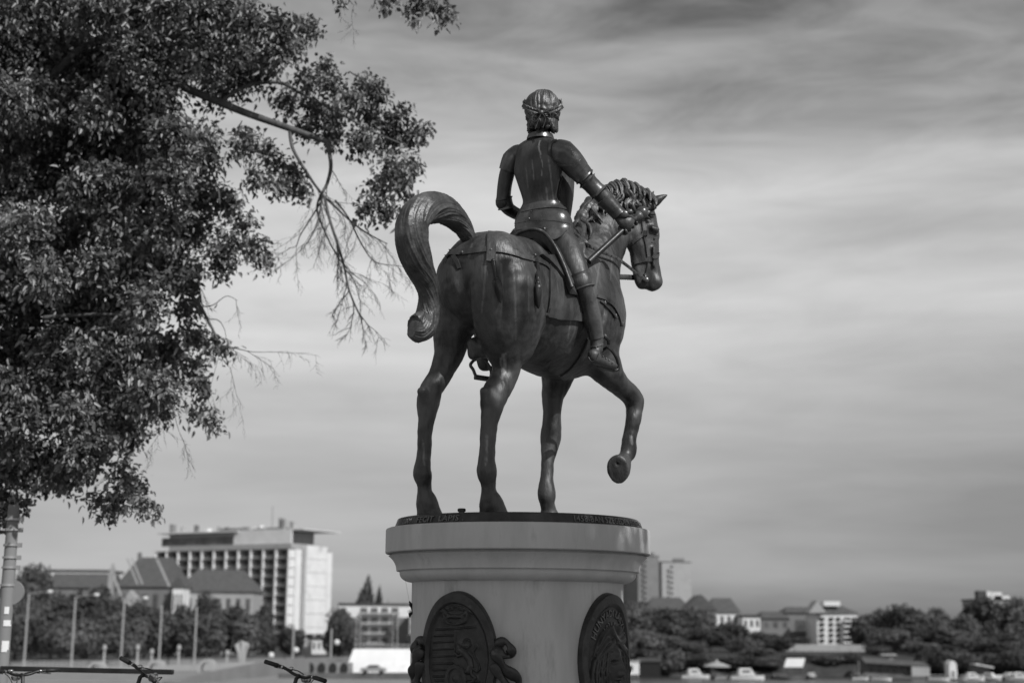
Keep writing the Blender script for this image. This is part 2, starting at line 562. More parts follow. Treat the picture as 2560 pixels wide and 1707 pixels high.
# shaft
mb.lathe([(0, 0.0), (1.15, 0.0), (1.15, .16), (1.02, .2), (1.0, .32), (.86, .36), (.80, .44), (rs_ + .01, .50), (rs_, .56), (rs_, z_tor + .002), (0, z_tor + .002)], c0, 128)
mb.build('shaft', M['stone'], ped, auto=35)
mb = MB(c0)
prof = [(0, z_tor + .001), (rs_ + .002, z_tor + .001), (rs_ + .004, z_tor + .004)]
r_t = 292 * K
for i in range(13):                       # torus
    a = -math.pi / 2 + math.pi / 2 * i / 12
    prof.append((rs_ + .004 + (r_t - rs_ - .004) * math.cos(a), z_tor + .004 + (z_cove - .012 - z_tor - .004) * (1 + math.sin(a))))
prof += [(r_t, z_cove - .006), (r_t, z_cove + .001), (0, z_cove + .001)]
mb.lathe(prof, c0, 128); mb.build('torus_moulding', M['stone'], ped, auto=35)
mb = MB(c0)
prof = [(0, z_cove), (299 * K, z_cove), (300 * K, z_cove + .003)]
r_a, r_b = 300 * K, 319 * K
for i in range(14):                       # cove
    a = math.pi / 2 * i / 13
    prof.append((r_b - (r_b - r_a) * math.cos(a) ** 1.0, z_cove + .003 + (z_capb - .020 - z_cove) * (math.sin(a) * .35 + .65 * (i / 13))))
prof += [(320 * K, z_capb - .016), (312 * K, z_capb - .014), (312 * K, z_capb + .001), (0, z_capb + .001)]
mb.lathe(prof, c0, 128); mb.build('cove_moulding', M['stone'], ped, auto=35)
mb = MB(c0)
mb.lathe([(0, z_capb), (rc - .006, z_capb), (rc, z_capb + .006), (rc, z_cap - .012), (rc - .004, z_cap - .004), (rc - .014, z_cap), (0, z_cap)], c0, 160)
mb.build('cap', M['stone'], ped, auto=35)

def cylpt(th, z, r): return Vector((PX + r * math.sin(th), PY - r * math.cos(th), z))

# relief tools: height maps on an oval plaque bent round the shaft
def segd(X, Y, pts):
    D = np.full(X.shape, 9.0)
    for (ax, ay), (bx, by) in zip(pts, pts[1:]):
        dx, dy = bx - ax, by - ay; L2 = dx * dx + dy * dy + 1e-12
        t = np.clip(((X - ax) * dx + (Y - ay) * dy) / L2, 0, 1)
        D = np.minimum(D, np.hypot(X - ax - t * dx, Y - ay - t * dy))
    return D
def ridge(H, X, Y, pts, w_, h_):
    return np.maximum(H, h_ * np.clip(1 - (segd(X, Y, pts) / w_) ** 2, 0, 1) ** .6)
def blob(X, Y, x, y, rx, ry, h_, p=1.0):
    return h_ * np.exp(-(((X - x) / rx) ** 2 + ((Y - y) / ry) ** 2) * p)
def arcpts(x, y, rx, ry, a0, a1, n=16):
    return [(x + rx * math.cos(a0 + (a1 - a0) * i / n), y + ry * math.sin(a0 + (a1 - a0) * i / n)) for i in range(n + 1)]
OA, OB = 0.283, 0.430      # half arc width, half height
ZM = zof(1648, Y=9.3)
def plaque(th0, hfun, name, label, rim):
    nr, na = 150, 300
    rr = np.linspace(0, 1, nr + 1)[1:]; aa = np.linspace(0, 2 * math.pi, na, endpoint=False)
    Rg, Ag = np.meshgrid(rr, aa, indexing='ij')
    X = Rg * np.cos(Ag) * OA; Y = Rg * np.sin(Ag) * OB
    H = hfun(X, Y)
    t = .018 + rim * np.clip((Rg - .80) / .03, 0, 1) * np.clip((1.0 - Rg) / .05, 0, 1) ** .5
    base = .030 + np.where(Rg < .8, H, 0) + rim * np.clip((Rg - .78) / .05, 0, 1)
    # sides turn down on to the stone
    base = np.where(Rg > .97, base * np.sqrt(np.clip((1 - Rg) / .03, 0, 1)) - .01, base)
    th = th0 + X / rs_
    r = rs_ + base
    V = np.stack([PX + r * np.sin(th), PY - r * np.cos(th), ZM + Y], -1).reshape(-1, 3)
    cen = cylpt(th0, ZM, rs_ + .03 + float(hfun(np.zeros((1, 1)), np.zeros((1, 1)))[0, 0]))
    V = np.vstack([V, [list(cen)]])
    i, j = np.meshgrid(np.arange(nr - 1), np.arange(na), indexing='ij')
    j2 = (j + 1) % na
    F = np.stack([i * na + j, (i + 1) * na + j, (i + 1) * na + j2, i * na + j2], -1).reshape(-1, 4)
    V = V - np.array([PX, PY, 0])
    o = mesh_np(name, V, F, M['bronze_dark'], ped)
    o['label'] = label
    return o
def arms(X, Y):
    H = np.zeros_like(X)
    # crown
    H = np.maximum(H, .016 * ((np.abs(np.hypot(X / .072, (Y - .245) / .026) - 1)) < .22))
    H = ridge(H, X, Y, [(-.078, .25), (-.095, .292)], .012, .012); H = ridge(H, X, Y, [(.078, .25), (.095, .292)], .012, .012)
    H = ridge(H, X, Y, arcpts(0, .33, .10, .065, R_(205), R_(335)), .014, .012)
    for x, y, r in ((-.102, .30, .018), (-.062, .315, .012), (-.03, .322, .010), (0, .335, .019), (.035, .322, .010), (.066, .315, .012), (.102, .30, .018)):
        H = np.maximum(H, blob(X, Y, x, y, r, r, .022))
        for k in range(9):
            a = k * 2 * math.pi / 9
            H = np.maximum(H, blob(X, Y, x + math.cos(a) * r * 1.35, y + math.sin(a) * r * 1.35, .0045, .0045, .012))
    # shield field
    H = ridge(H, X, Y, [(-.16, .185), (0.0, .19), (.15, .205)], .005, .012)
    H = ridge(H, X, Y, [(0.0, .19), (0.0, .02)], .005, .010)
    for y in (.145, .105, .06, .015, -.03, -.07, -.11):
        H = ridge(H, X, Y, [(-.185 + abs(y) * .1, y), (-.012, y + .006)], .0055, .012)
    for y in (-.135, -.185, -.23):
        H = ridge(H, X, Y, [(.07, y), (.19 - abs(y) * .15, y + .004)], .0055, .010)
        H = ridge(H, X, Y, [(-.17 + abs(y) * .1, y), (-.06, y + .004)], .0055, .010)
    # rampant lion
    body = [(.045, .055), (.075, .035), (.105, .0), (.115, -.04), (.10, -.07)]
    H = ridge(H, X, Y, body, .022, .020)
    H = np.maximum(H, blob(X, Y, .078, .088, .026, .024, .026))
    for k in range(14):
        a = k * .45
        H = np.maximum(H, blob(X, Y, .085 + math.cos(a) * .026, .098 + math.sin(a) * .026, .007, .007, .02))
    H = ridge(H, X, Y, [(.075, .05), (.04, .055), (.03, .085)], .010, .016)
    H = ridge(H, X, Y, [(.06, .03), (.025, .02), (.01, .035)], .010, .014)
    H = ridge(H, X, Y, [(.10, -.06), (.07, -.085), (.05, -.10), (.065, -.12), (.04, -.125)], .011, .016)
    H = ridge(H, X, Y, [(.115, -.05), (.12, -.09), (.145, -.11), (.13, -.135), (.10, -.14)], .012, .016)
    H = ridge(H, X, Y, [(.12, -.05), (.155, -.075), (.175, -.055), (.165, -.02), (.14, .02), (.13, .05), (.15, .08)], .006, .012)
    # small oval shield in the middle
    q = np.hypot((X - .01) / .062, (Y + .13) / .085)
    H = np.where(q < 1.25, 0, H)
    H = np.maximum(H, .020 * ((q > .86) & (q < 1.14)))
    H = np.maximum(H, .007 * (q <= .86))
    H = np.where(q < .8, np.maximum(H, blob(X, Y, .012, -.12, .022, .03, .02)), H)
    H = np.where(q < .8, np.maximum(H, blob(X, Y, .0, -.155, .03, .016, .016)), H)
    for x in (-.05, 0, .05):
        H = np.maximum(H, blob(X, Y, x - .1, -.235, .012, .012, .02))
    return H
def portrait(X, Y):
    H = np.zeros_like(X)
    wv = np.sin(np.hypot(X * 1.4, Y + .35) * 95 + 4 * np.sin(Y * 14) + 3 * np.sin(X * 26)) * .5 + .5
    face = blob(X, Y, .01, -.06, .085, .17, .06)
    hair = (np.hypot((X - .01) / .17, (Y + .06) / .25) < 1.12)
    H = np.where(hair, .016 + .017 * wv, H)
    H = np.maximum(H, face)
    H += blob(X, Y, .015, -.05, .013, .062, .028) + blob(X, Y, .015, -.095, .020, .014, .018)
    H += blob(X, Y, .012, .045, .05, .03, .012)
    H -= blob(X, Y, -.028, -.015, .02, .011, .020) + blob(X, Y, .055, -.015, .02, .011, .020)
    H += blob(X, Y, -.028, -.018, .010, .005, .010) + blob(X, Y, .055, -.018, .010, .005, .010)
    H -= blob(X, Y, .014, -.135, .026, .004, .010)
    H += blob(X, Y, .014, -.125, .024, .007, .010) + blob(X, Y, .014, -.147, .020, .008, .011)
    H += blob(X, Y, .014, -.195, .03, .02, .018)
    for s_ in (-1, 1):
        for k in range(7):
            x0 = .01 + s_ * (.06 + k * .022)
            H = ridge(H, X, Y, [(.01 + s_ * .02, .10 + k * .005), (x0, .07 - k * .012), (x0 + s_ * .02, -.08), (x0 + s_ * .012, -.22), (x0 - s_ * .02, -.36)], .013, .035 + .006 * (k % 2))
    return np.clip(H, 0, .09)
plaque(R_(-32), arms, 'medallion', 'bronze oval relief with a crown, barred shield, lion and small central shield', .022)
TH2 = R_(54)
plaque(TH2, portrait, 'medallion', 'bronze oval relief with a long-haired face under curved lettering', .020)
def ribbon(mbv, pts, wd, th_):
    P = catmull([cylpt(t_, ZM + z, rs_ + .03 + d) for (t_, z, d) in pts], 6)
    mbv.tube(P, [wd * (.75 + .25 * math.sin(i * .55)) for i in range(len(P))], 14, ell=th_, side=(0, 0, 1) if False else None)
for sgn, thc in ((1, R_(-32)), (-1, R_(-32))):
    mbv = MB(c0)
    e0 = OA / rs_
    f = lambda a: thc + sgn * (e0 + a * (.86 if sgn > 0 else .5) - (0 if sgn > 0 else .02))
    ribbon(mbv, [(f(-.02), .09, .0), (f(.07), .115, .03), (f(.13), .075, .045), (f(.12), .03, .03), (f(.05), .035, .05), (f(-.02), .08, .03)], .036, .7)
    ribbon(mbv, [(f(-.03), .06, .03), (f(.03), .0, .055), (f(.10), -.06, .05), (f(.20), -.12, .03), (f(.19), -.20, .02), (f(.12), -.29, .03)], .044, .65)
    ribbon(mbv, [(f(-.03), -.02, .03), (f(.03), -.09, .03), (f(.10), -.17, .04), (f(.02), -.24, .05), (f(-.04), -.28, .05)], .042, .6)
    ribbon(mbv, [(f(.0), -.16, .02), (f(.10), -.22, .03), (f(.15), -.30, .03), (f(.06), -.40, .02)], .04, .6)
    mbv.build('bronze_ribbon', M['bronze_dark'], ped, smooth=True)

def text_mesh(s_, size, th0, z0, r, depth, parent, mat, name='inscription', sx=1.0, org=(0, 0, 0), arc=None, anchor='l', taper=0.0):
    cu = bpy.data.curves.new('txt', 'FONT'); cu.body = s_; cu.size = size; cu.extrude = depth; cu.resolution_u = 2
    cu.space_character = 1.08; cu.offset = 0.0
    ob = bpy.data.objects.new('txt', cu); C.objects.link(ob)
    dg = bpy.context.evaluated_depsgraph_get()
    me = bpy.data.meshes.new_from_object(ob.evaluated_get(dg))
    bpy.data.objects.remove(ob)
    bm = bmesh.new(); bm.from_mesh(me)
    bmesh.ops.triangulate(bm, faces=bm.faces)
    xs = [v.co.x for v in bm.verts]; wd = (max(xs) - min(xs)) * sx
    for v in bm.verts:
        x, y, z = v.co
        x = x * sx - (wd / 2 if anchor == 'c' else 0)
        if arc:        # arc: (A, B) oval on which the baseline runs
            A, B = arc
            t = x / ((A + B) / 2)
            X = (A + y) * math.sin(t); Y = (B + y) * math.cos(t)
            v.co = cylpt(th0 + X / rs_, z0 + Y, r + z) - Vector(org)
        else:
            v.co = cylpt(th0 + x / r, z0 + y, r - taper * y + z) - Vector(org)
    bm.to_mesh(me); bm.free()
    me.name = name; me.materials.clear(); me.materials.append(mat)
    o = bpy.data.objects.new(name, me); C.objects.link(o)
    if parent: o.parent = parent
    return o
text_mesh('HUNYADI LÁSZLÓ', .062, TH2, ZM, rs_ + .030, .009, ped, M['letter'], arc=(.185, .275), anchor='c', sx=.95, org=c0)
text_mesh('1431-1457', .056, TH2, ZM, rs_ + .030, .009, ped, M['letter'], arc=(.115, .205), anchor='c', sx=.9, org=c0)

# ------------------------------------------------------------------ the statue
st = empty('equestrian_statue', (PX, PY, z_cap), label='dark bronze statue of an armoured rider on a walking horse atop the round pedestal', cat='statue')
SO = Vector((PX, PY, z_cap))
def put(o): return o
# round bronze base
mb = MB(SO)
rp1, rp0 = 299 * K, 307 * K
mb.lathe([(0, .001), (rp0, .001), (rp0 + .001, .004), (rp1 + .002, z_pl - z_cap - .004), (rp1 - .004, z_pl - z_cap), (0, z_pl - z_cap)], (PX, PY, z_cap), 128)
base = mb.build('bronze_base', M['bronze_dark'], st, auto=35)
tp = (rp0 - rp1) / (z_pl - z_cap)
def th_of(px): return math.asin(max(-1, min(1, (px - 1300) / 300)))
o = text_mesh('2001.  FECIT  LÁPIS .', .052, th_of(1028), z_cap + .014, rp0 - .002, .006, base, M['letter'], org=SO, sx=1.22, taper=tp)
o = text_mesh('1458-BAN SZEGEDEN EGYEZTEK MEG', .056, th_of(1422), z_cap + .014, rp0 - .002, .006, base, M['letter'], org=SO, sx=.93, taper=tp)
# capped drain stub on the base
p = Vector((at(1154, 1285, 9.35).x, 9.35, z_pl))
mb = MB(SO); mb.lathe([(0, 0), (.020, 0), (.020, .018), (.026, .020), (.028, .034), (.022, .040), (0, .041)], p, 20)
mb.build('knob', M['bronze_dark'], base, auto=40)

# ---------- horse
hf = Field((-1.15, 8.6, z_pl - .05), (1.45, 11.6, 5.15), 0.0105)
def ch(nodes, k=.05, q=1.0, e=None, neg=False, sub=4):
    """nodes (px, py, radius px, w)"""
    L = []
    for (px, py, r, w_) in nodes:
        p = hor(px, py, w_); L.append((p, pr(r, p)))
    hf.chain(L, k, e, q, sub, neg)
def cy(nodes, k=.05, q=1.0, e=None, neg=False, sub=4):
    """nodes (px, py, radius px, Y)"""
    L = []
    for (px, py, r, Y) in nodes:
        p = at(px, py, Y); L.append((p, pr(r, p)))
    hf.chain(L, k, e, q, sub, neg)
# trunk
ch([(1205, 706, 121, 0), (1268, 735, 128, 0), (1330, 770, 150, 0), (1385, 784, 166, 0), (1425, 790, 154, 0), (1452, 780, 120, 0)], .08, q=1.12, e=tuple(RGT))
ch([(1452, 745, 92, 0), (1466, 800, 84, 0)], .10)
# croup and hips
ch([(1190, 646, 60, -.10), (1240, 644, 62, .06), (1300, 662, 70, .06)], .10)
ch([(1150, 690, 62, -.17), (1146, 760, 62, -.20), (1132, 830, 50, -.22), (1122, 885, 39, -.24), (1100, 938, 31, -.27), (1080, 968, 29, -.29), (1073, 992, 29.5, -.30), (1069, 1020, 27.5, -.31), (1066, 1050, 21.5, -.31), (1061, 1090, 18.5, -.32), (1059, 1134, 18, -.33), (1057, 1165, 20.5, -.33), (1057, 1188, 23.5, -.33), (1061, 1210, 18, -.33), (1063, 1232, 18.5, -.33), (1067, 1255, 26, -.33)], .05)
ch([(1240, 662, 88, .16), (1256, 735, 104, .19), (1264, 800, 88, .20), (1266, 852, 64, .20), (1265, 893, 43, .19), (1265, 925, 35, .18), (1254, 955, 34, .17), (1240, 978, 35, .17), (1232, 1003, 32, .17), (1229, 1028, 27, .17), (1224, 1055, 22.5, .17), (1219, 1100, 20, .17), (1217, 1145, 21, .17), (1217, 1178, 25, .17), (1220, 1202, 19.5, .17), (1222, 1225, 18.5, .17), (1225, 1245, 22, .17), (1229, 1262, 27, .17)], .03)
cy([(1145, 664, 9, 9.23), (1149, 710, 12, 9.20), (1156, 765, 14, 9.25), (1172, 820, 15, 9.40), (1190, 862, 12, 9.41)], .07, neg=True)
cy([(1370, 690, 4, 9.36), (1366, 750, 7, 9.44), (1348, 815, 8, 9.56), (1322, 868, 8, 9.58)], .06, neg=True)
cy([(1300, 690, 3, 9.08), (1296, 750, 5, 9.07), (1285, 815, 5, 9.08)], .08, neg=True)
cy([(1512, 760, 5, 10.16), (1506, 820, 6, 10.12), (1490, 870, 6, 10.10)], .06, neg=True)
# stifle / flank of the near side
ch([(1322, 800, 42, .27), (1300, 870, 32, .24)], .09)
# hocks: point of the hock and tendon groove
ch([(1054, 978, 12, -.29), (1060, 1000, 12, -.30)], .03)
ch([(1212, 978, 13, .16), (1214, 1000, 13, .16)], .03)
ch([(1246, 900, 8, .09), (1250, 950, 7, .09)], .02)
ch([(1232, 1060, 6, .11), (1230, 1160, 6, .11)], .02)
ch([(1072, 1060, 5.5, -.37), (1070, 1160, 5.5, -.37)], .02)
# hooves
def hoof(px0, px1, w_, fwd=FWD):
    cx = (px0 + px1) / 2; p = hor(cx - 2, 1272, w_)
    r = pr((px1 - px0) / 2, p)
    c = Vector((p.x, p.y, 0))
    hf.chain([(c + UP * (z_pl + .085) - fwd * .0, r * .72), (c + UP * (z_pl + .05) + fwd * .012, r * .84), (c + UP * (z_pl - .01) + fwd * .03, r * .98)], .02, None, 1, 1)
hoof(1035, 1104, -.33); hoof(1194, 1268, .17)
# belly sheath
ch([(1186, 862, 20, -.02), (1184, 884, 15, -.02)], .03); ch([(1206, 872, 17, .04), (1208, 884, 12, .04)], .03)
# standing fore leg (left)
ch([(1402, 885, 62, -.14), (1396, 925, 46, -.17), (1391, 955, 37, -.18), (1383, 990, 28, -.18), (1380, 1030, 23.5, -.18), (1379, 1060, 24.5, -.18), (1377, 1087, 26.5, -.18), (1374, 1115, 22, -.18), (1369, 1150, 17, -.18), (1368, 1185, 17, -.18), (1366, 1212, 20.5, -.18), (1366, 1236, 22.5, -.18), (1368, 1256, 18, -.18), (1372, 1275, 19, -.18), (1374, 1290, 23, -.18)], .05)
c = hor(1374, 1283, -.18)
hf.chain([(Vector((c.x, c.y, z_pl + .08)), .066), (Vector((c.x, c.y, z_pl - .01)) + FWD * .03, .09)], .02, None, 1, 1)
# raised fore leg (right)
ch([(1478, 800, 62, .14), (1484, 850, 58, .18), (1500, 895, 50, .22), (1522, 932, 38, .26), (1548, 962, 29, .28), (1572, 984, 26, .29), (1585, 1002, 25.5, .30), (1586, 1022, 22, .30), (1583, 1045, 20, .30), (1579, 1075, 18, .29), (1574, 1100, 18.5, .28), (1572, 1124, 20.5, .27), (1563, 1143, 17, .26), (1556, 1156, 18, .26)], .05)
pk = hor(1552, 1168, .26)
# hoof of the raised leg: the sole turned back to the camera
hv = (Vector((0, 0, 0)) + at(1545, 1177, pk.y - .06) - at(1562, 1160, pk.y + .06)).normalized()
sole_c = at(1545, 1177, pk.y - .035)
for oy_, rr0, r1_ in ((-13, 20, 26.5), (0, 22, 28), (15, 18, 21)):
    sc0 = at(1545 + (2 if oy_ > 0 else 0), 1175 + oy_, pk.y - .035)
    hf.chain([(sc0 - hv * .085, pr(rr0, pk)), (sc0 - hv * .006, pr(r1_, pk))], .02, None, 1, 1)
# flatten the sole
def halfspace(c, n, lo, hi):
    bx = hf._box(np.array(lo), np.array(hi))
    X, Y, Z = np.meshgrid(hf.ax[0][bx[0]], hf.ax[1][bx[1]], hf.ax[2][bx[2]], indexing='ij')
    D = (X - c[0]) * n[0] + (Y - c[1]) * n[1] + (Z - c[2]) * n[2]
    hf.F[bx] = np.maximum(hf.F[bx], D)
viewn = (EYE - sole_c).normalized()
sn = (viewn * .93 + Vector((-.1, 0, -.25))).normalized()
halfspace(sole_c + sn * .012, sn, sole_c - Vector((.16, .16, .16)), sole_c + Vector((.16, .16, .16)))
hf.chain([(sole_c + sn * .02 + UP * .085, .012), (sole_c + sn * .02 + UP * .05, .006)], .012, None, 1, 1, True)
# shoulders, chest muscles
ch([(1440, 690, 70, .16), (1468, 760, 66, .19), (1490, 822, 54, .2)], .10)
ch([(1415, 700, 60, -.16), (1428, 780, 60, -.18), (1420, 860, 58, -.16)], .10)
ch([(1512, 800, 40, .12), (1512, 845, 36, .12)], .07)
ch([(1493, 770, 50, .02), (1486, 830, 52, -.02)], .08)
# neck
NE = tuple(Vector((.45, -.89, 0)).normalized())
cy([(1452, 712, 86, 10.62), (1474, 670, 76, 10.72), (1492, 625, 64, 10.84), (1514, 578, 56, 10.93), (1545, 540, 50, 11.0), (1580, 518, 40, 11.03)], .09, q=1.25, e=NE)
cy([(1505, 720, 36, 10.74), (1530, 650, 24, 10.86), (1553, 600, 20, 10.93)], .07)
# head
HE = tuple(Vector((.20, -.98, 0)).normalized())
cy([(1602, 522, 30, 11.03), (1608, 545, 35, 11.04), (1612, 578, 35, 11.05)], .05, q=1.25, e=HE)
cy([(1590, 585, 37, 11.02), (1598, 612, 33, 11.02)], .04, q=1.5, e=HE)
cy([(1618, 590, 32, 11.05), (1616, 632, 34, 11.05), (1620, 665, 31, 11.05), (1628, 692, 27, 11.05), (1632, 704, 24, 11.05)], .04, q=1.35, e=HE)
cy([(1592, 640, 18, 11.03), (1598, 675, 18, 11.03), (1603, 700, 17, 11.03), (1605, 712, 13.5, 11.03)], .03, q=1.2, e=HE)
cy([(1639, 704, 17, 11.03), (1630, 715, 14, 11.03)], .025, q=1.1, e=HE)
# mouth line, nostril, eye socket, cheek hollow
cy([(1621, 727, 2.0, 10.95), (1612, 715, 2.2, 10.95), (1613, 702, 2.0, 10.95)], .008, neg=True)
cy([(1651, 699, 5.5, 10.97), (1648, 706, 4.5, 10.97)], .01, neg=True)
cy([(1641, 574, 8, 10.97), (1630, 571, 7, 10.95)], .035)
cy([(1645, 587, 4.5, 10.945), (1637, 589, 3.5, 10.93)], .012, neg=True)
cy([(1642, 587, 4.6, 10.960)], .006)
cy([(1633, 596, 2.0, 10.95), (1648, 596, 2.2, 10.96)], .01)
cy([(1622, 610, 5, 10.93), (1617, 640, 5, 10.93)], .04, neg=True)
cy([(1634, 620, 4, 10.96), (1636, 665, 4, 10.97)], .03)
cy([(1600, 652, 6, 10.93), (1605, 668, 5, 10.93)], .03, neg=True)
# ear
cy([(1628, 512, 14, 11.0), (1641, 503, 13, 10.99), (1655, 494, 8.5, 10.98), (1671, 487, 2.0, 10.97)], .02)
cy([(1640, 515, 5, 10.94), (1650, 505, 5, 10.94), (1659, 498, 3, 10.94)], .01, neg=True)
cy([(1618, 500, 9, 11.12), (1628, 489, 7, 11.13), (1634, 478, 2, 11.14)], .02)
hf.cut_below(z_pl - .004)
HV, HQ = hf.mesh(); del hf
HV = smooth_mesh(HV, HQ, 2)
HV = lump(HV, .0075, 5.5, 3.1)
HV = lump(HV, .0028, 22.0, 9.1)
hbvh = bvh_of(HV, HQ)
horse = mesh_np('horse', HV - np.array(SO), HQ, M['bronze'], st)
def stain(o, V, bvh, lines):
    m = np.zeros(len(V), dtype=np.float32)
    for (pts, wd, amt) in lines:
        P = [np.array(cast(bvh, a, b)[0]) for a, b in [tuple(q[:2]) for q in spl(pts, 14)]]
        rnd = random.Random(int(pts[0][0]))
        for a, b in zip(P, P[1:]):
            ab = b - a; L2 = max(ab @ ab, 1e-9); W = wd * rnd.uniform(.5, 1.2)
            near = np.where(np.abs(V - (a + b) / 2).max(1) < .12)[0]
            t = np.clip(((V[near] - a) @ ab) / L2, 0, 1)
            d = np.linalg.norm(V[near] - a - t[:, None] * ab, axis=1)
            m[near] = np.maximum(m[near], amt * np.clip(1.4 - d / W, 0, 1))
    at_ = o.data.attributes.new('stain', 'FLOAT', 'POINT'); at_.data.foreach_set('value', m)
stain(horse, HV, hbvh, [([(1252, 660), (1256, 720), (1250, 800)], .006, .2), ([(1215, 650), (1210, 720), (1204, 780)], .006, .25), ([(1282, 655), (1288, 740), (1290, 850)], .007, .18), ([(1320, 690), (1322, 780)], .006, .25), ([(1440, 780), (1436, 830), (1415, 870)], .008, .2), ([(1427, 800), (1420, 845)], .006, .3), ([(1258, 885), (1262, 915), (1255, 945)], .010, .5), ([(1268, 880), (1252, 900), (1258, 930)], .008, .4), ([(1217, 1090), (1216, 1130), (1214, 1165)], .006, .4), ([(1058, 1100), (1060, 1160)], .006, .3), ([(1578, 1090), (1580, 1110)], .010, .5), ([(1500, 650), (1490, 720)], .007, .25), ([(1530, 640), (1526, 700)], .006, .25), ([(1180, 610), (1172, 640)], .012, .3)])

# ---------- tail
mb = MB(SO)
TW = [(1176, 606, 17, 0), (1166, 585, 22, 0), (1150, 558, 27, 0), (1124, 533, 33, 0), (1092, 519, 38, 0), (1058, 524, 41, 0), (1034, 553, 42, -.01), (1029, 590, 42, -.02), (1037, 632, 40, -.03), (1052, 672, 35, -.05), (1065, 704, 29, -.06), (1071, 738, 26, -.08), (1071, 770, 27, -.10), (1066, 796, 29, -.11), (1052, 815, 35, -.11), (1040, 822, 33, -.12), (1030, 820, 20, -.13)]
tp_ = [hor(a, b, w_) for a, b, r, w_ in TW]
tr_ = [pr(r, p) for (a, b, r, w_), p in zip(TW, tp_)]
P = catmull(tp_, 12); Rr = catr(tr_, 12)
def tmod(i, a):
    tw = i * .016
    x = noise.noise(Vector((math.cos(a + tw) * 2.2, math.sin(a + tw) * 2.2, i * .015)))
    y = noise.noise(Vector((math.cos(a + tw * 1.6) * 6.0, math.sin(a + tw * 1.6) * 6.0, i * .03 + 7)))
    z = noise.noise(Vector((math.cos(a + tw) * 13.0, math.sin(a + tw) * 13.0, i * .06 + 17)))
    f = min(1, i / 25)
    return 1 + f * (.12 * x + .09 * (abs(y) * 2 - .5) + .05 * z)
mb.tube(P, Rr, 120, mod=tmod)
tail = mb.build('tail', M['bronze_hair'], horse, smooth=True)

# ---------- mane: wavy locks lying on the neck
mb = MB(SO)
def lock(x0, y0, x1, y1, r0, wav, seed, lift=.02, n=14):
    pts = []; rad = []
    rnd = random.Random(seed)
    ph = rnd.uniform(0, 6.28)
    for i in range(n):
        t = i / (n - 1)
        x = x0 + (x1 - x0) * t; y = y0 + (y1 - y0) * t
        dx, dy = (y1 - y0), -(x1 - x0); L = math.hypot(dx, dy)
        o_ = math.sin(ph + t * 6.5) * wav * (0.3 + t)
        q, nn = cast(hbvh, x + dx / L * o_, y + dy / L * o_, 10.9)
        pts.append(q + nn * (lift * (1 - t * .4) + .008 * math.sin(ph + t * 9)))
        rad.append(pr(r0, q) * (math.sin(math.pi * min(1, (t * .82 + .18))) ** .6 if t < .99 else .1))
    P = catmull(pts, 3); Rr = catr(rad, 3)
    mb.tube(P, Rr, 26, ell=.75, mod=lambda i, a: 1 + .38 * noise.noise(Vector((math.cos(a) * 2.2, math.sin(a) * 2.2, i * .06 + seed))) + .24 * noise.noise(Vector((math.cos(a) * 6, math.sin(a) * 6, i * .10 + seed))))
CREST = spl([(1440, 585), (1441, 550), (1452, 520), (1476, 497), (1505, 474), (1540, 464), (1575, 468), (1605, 483), (1626, 502)], 60)
for i, c_ in list(enumerate(CREST))[::2]:
    rnd = random.Random(i * 7 + 1)
    t = i / 59
    for k in range(2):
        dirx = (4 - 22 * t) + rnd.uniform(-24, 22); ln = rnd.uniform(30, 84) * (1.25 - .55 * t)
        lock(c_[0] + rnd.uniform(-9, 9), c_[1] + rnd.uniform(0, 22), c_[0] + dirx + 6, c_[1] + ln, rnd.uniform(5.0, 13), rnd.uniform(4, 14), i * 13 + 5 + k, lift=.018 + .018 * k)
# crest roll
P = []
for i, c_ in enumerate(spl([(1446, 600), (1450, 560), (1462, 530), (1486, 506), (1512, 486), (1545, 478), (1578, 482), (1606, 498), (1624, 512)], 60)):
    P.append(at(c_[0], c_[1], 10.78 + .3 * i / 59))
mb.tube(P, [pr(18, p) * (1 + .10 * math.sin(i * 1.1) + .06 * math.sin(i * 2.3)) for i, p in enumerate(P)], 40, mod=lambda i, a: 1 + .22 * noise.noise(Vector((math.cos(a) * 2.5, math.sin(a) * 2.5, i * .22))) + .10 * noise.noise(Vector((math.cos(a) * 7, math.sin(a) * 7, i * .5))))
for i in range(16):   # tufts along the top
    rnd = random.Random(i + 300)
    a0 = CREST[19 + int(i * 2.5 + rnd.uniform(0, 1.5))]
    j = rnd.uniform(-4, 4)
    p = at(a0[0], a0[1] + 4, 10.95); q = at(a0[0] + 8 + j, a0[1] - 6 + j, 10.93); r = at(a0[0] + 18 + j, a0[1] + 4, 10.9)
    s__ = at(a0[0] + 20 + j, a0[1] + rnd.uniform(16, 30), 10.87)
    mb.tube(catmull([p, q, r, s__], 5), catr([pr(9, p), pr(rnd.uniform(5, 10), p), pr(6, p), .004], 5), 28, mod=lambda i, a, s=i * 3.3: 1 + .45 * noise.noise(Vector((math.cos(a) * 2.2, math.sin(a) * 2.2, i * .08 + s))) + .28 * noise.noise(Vector((math.cos(a) * 6, math.sin(a) * 6, i * .12 + s))))
mane = mb.build('mane', M['bronze_hair'], horse, smooth=True)

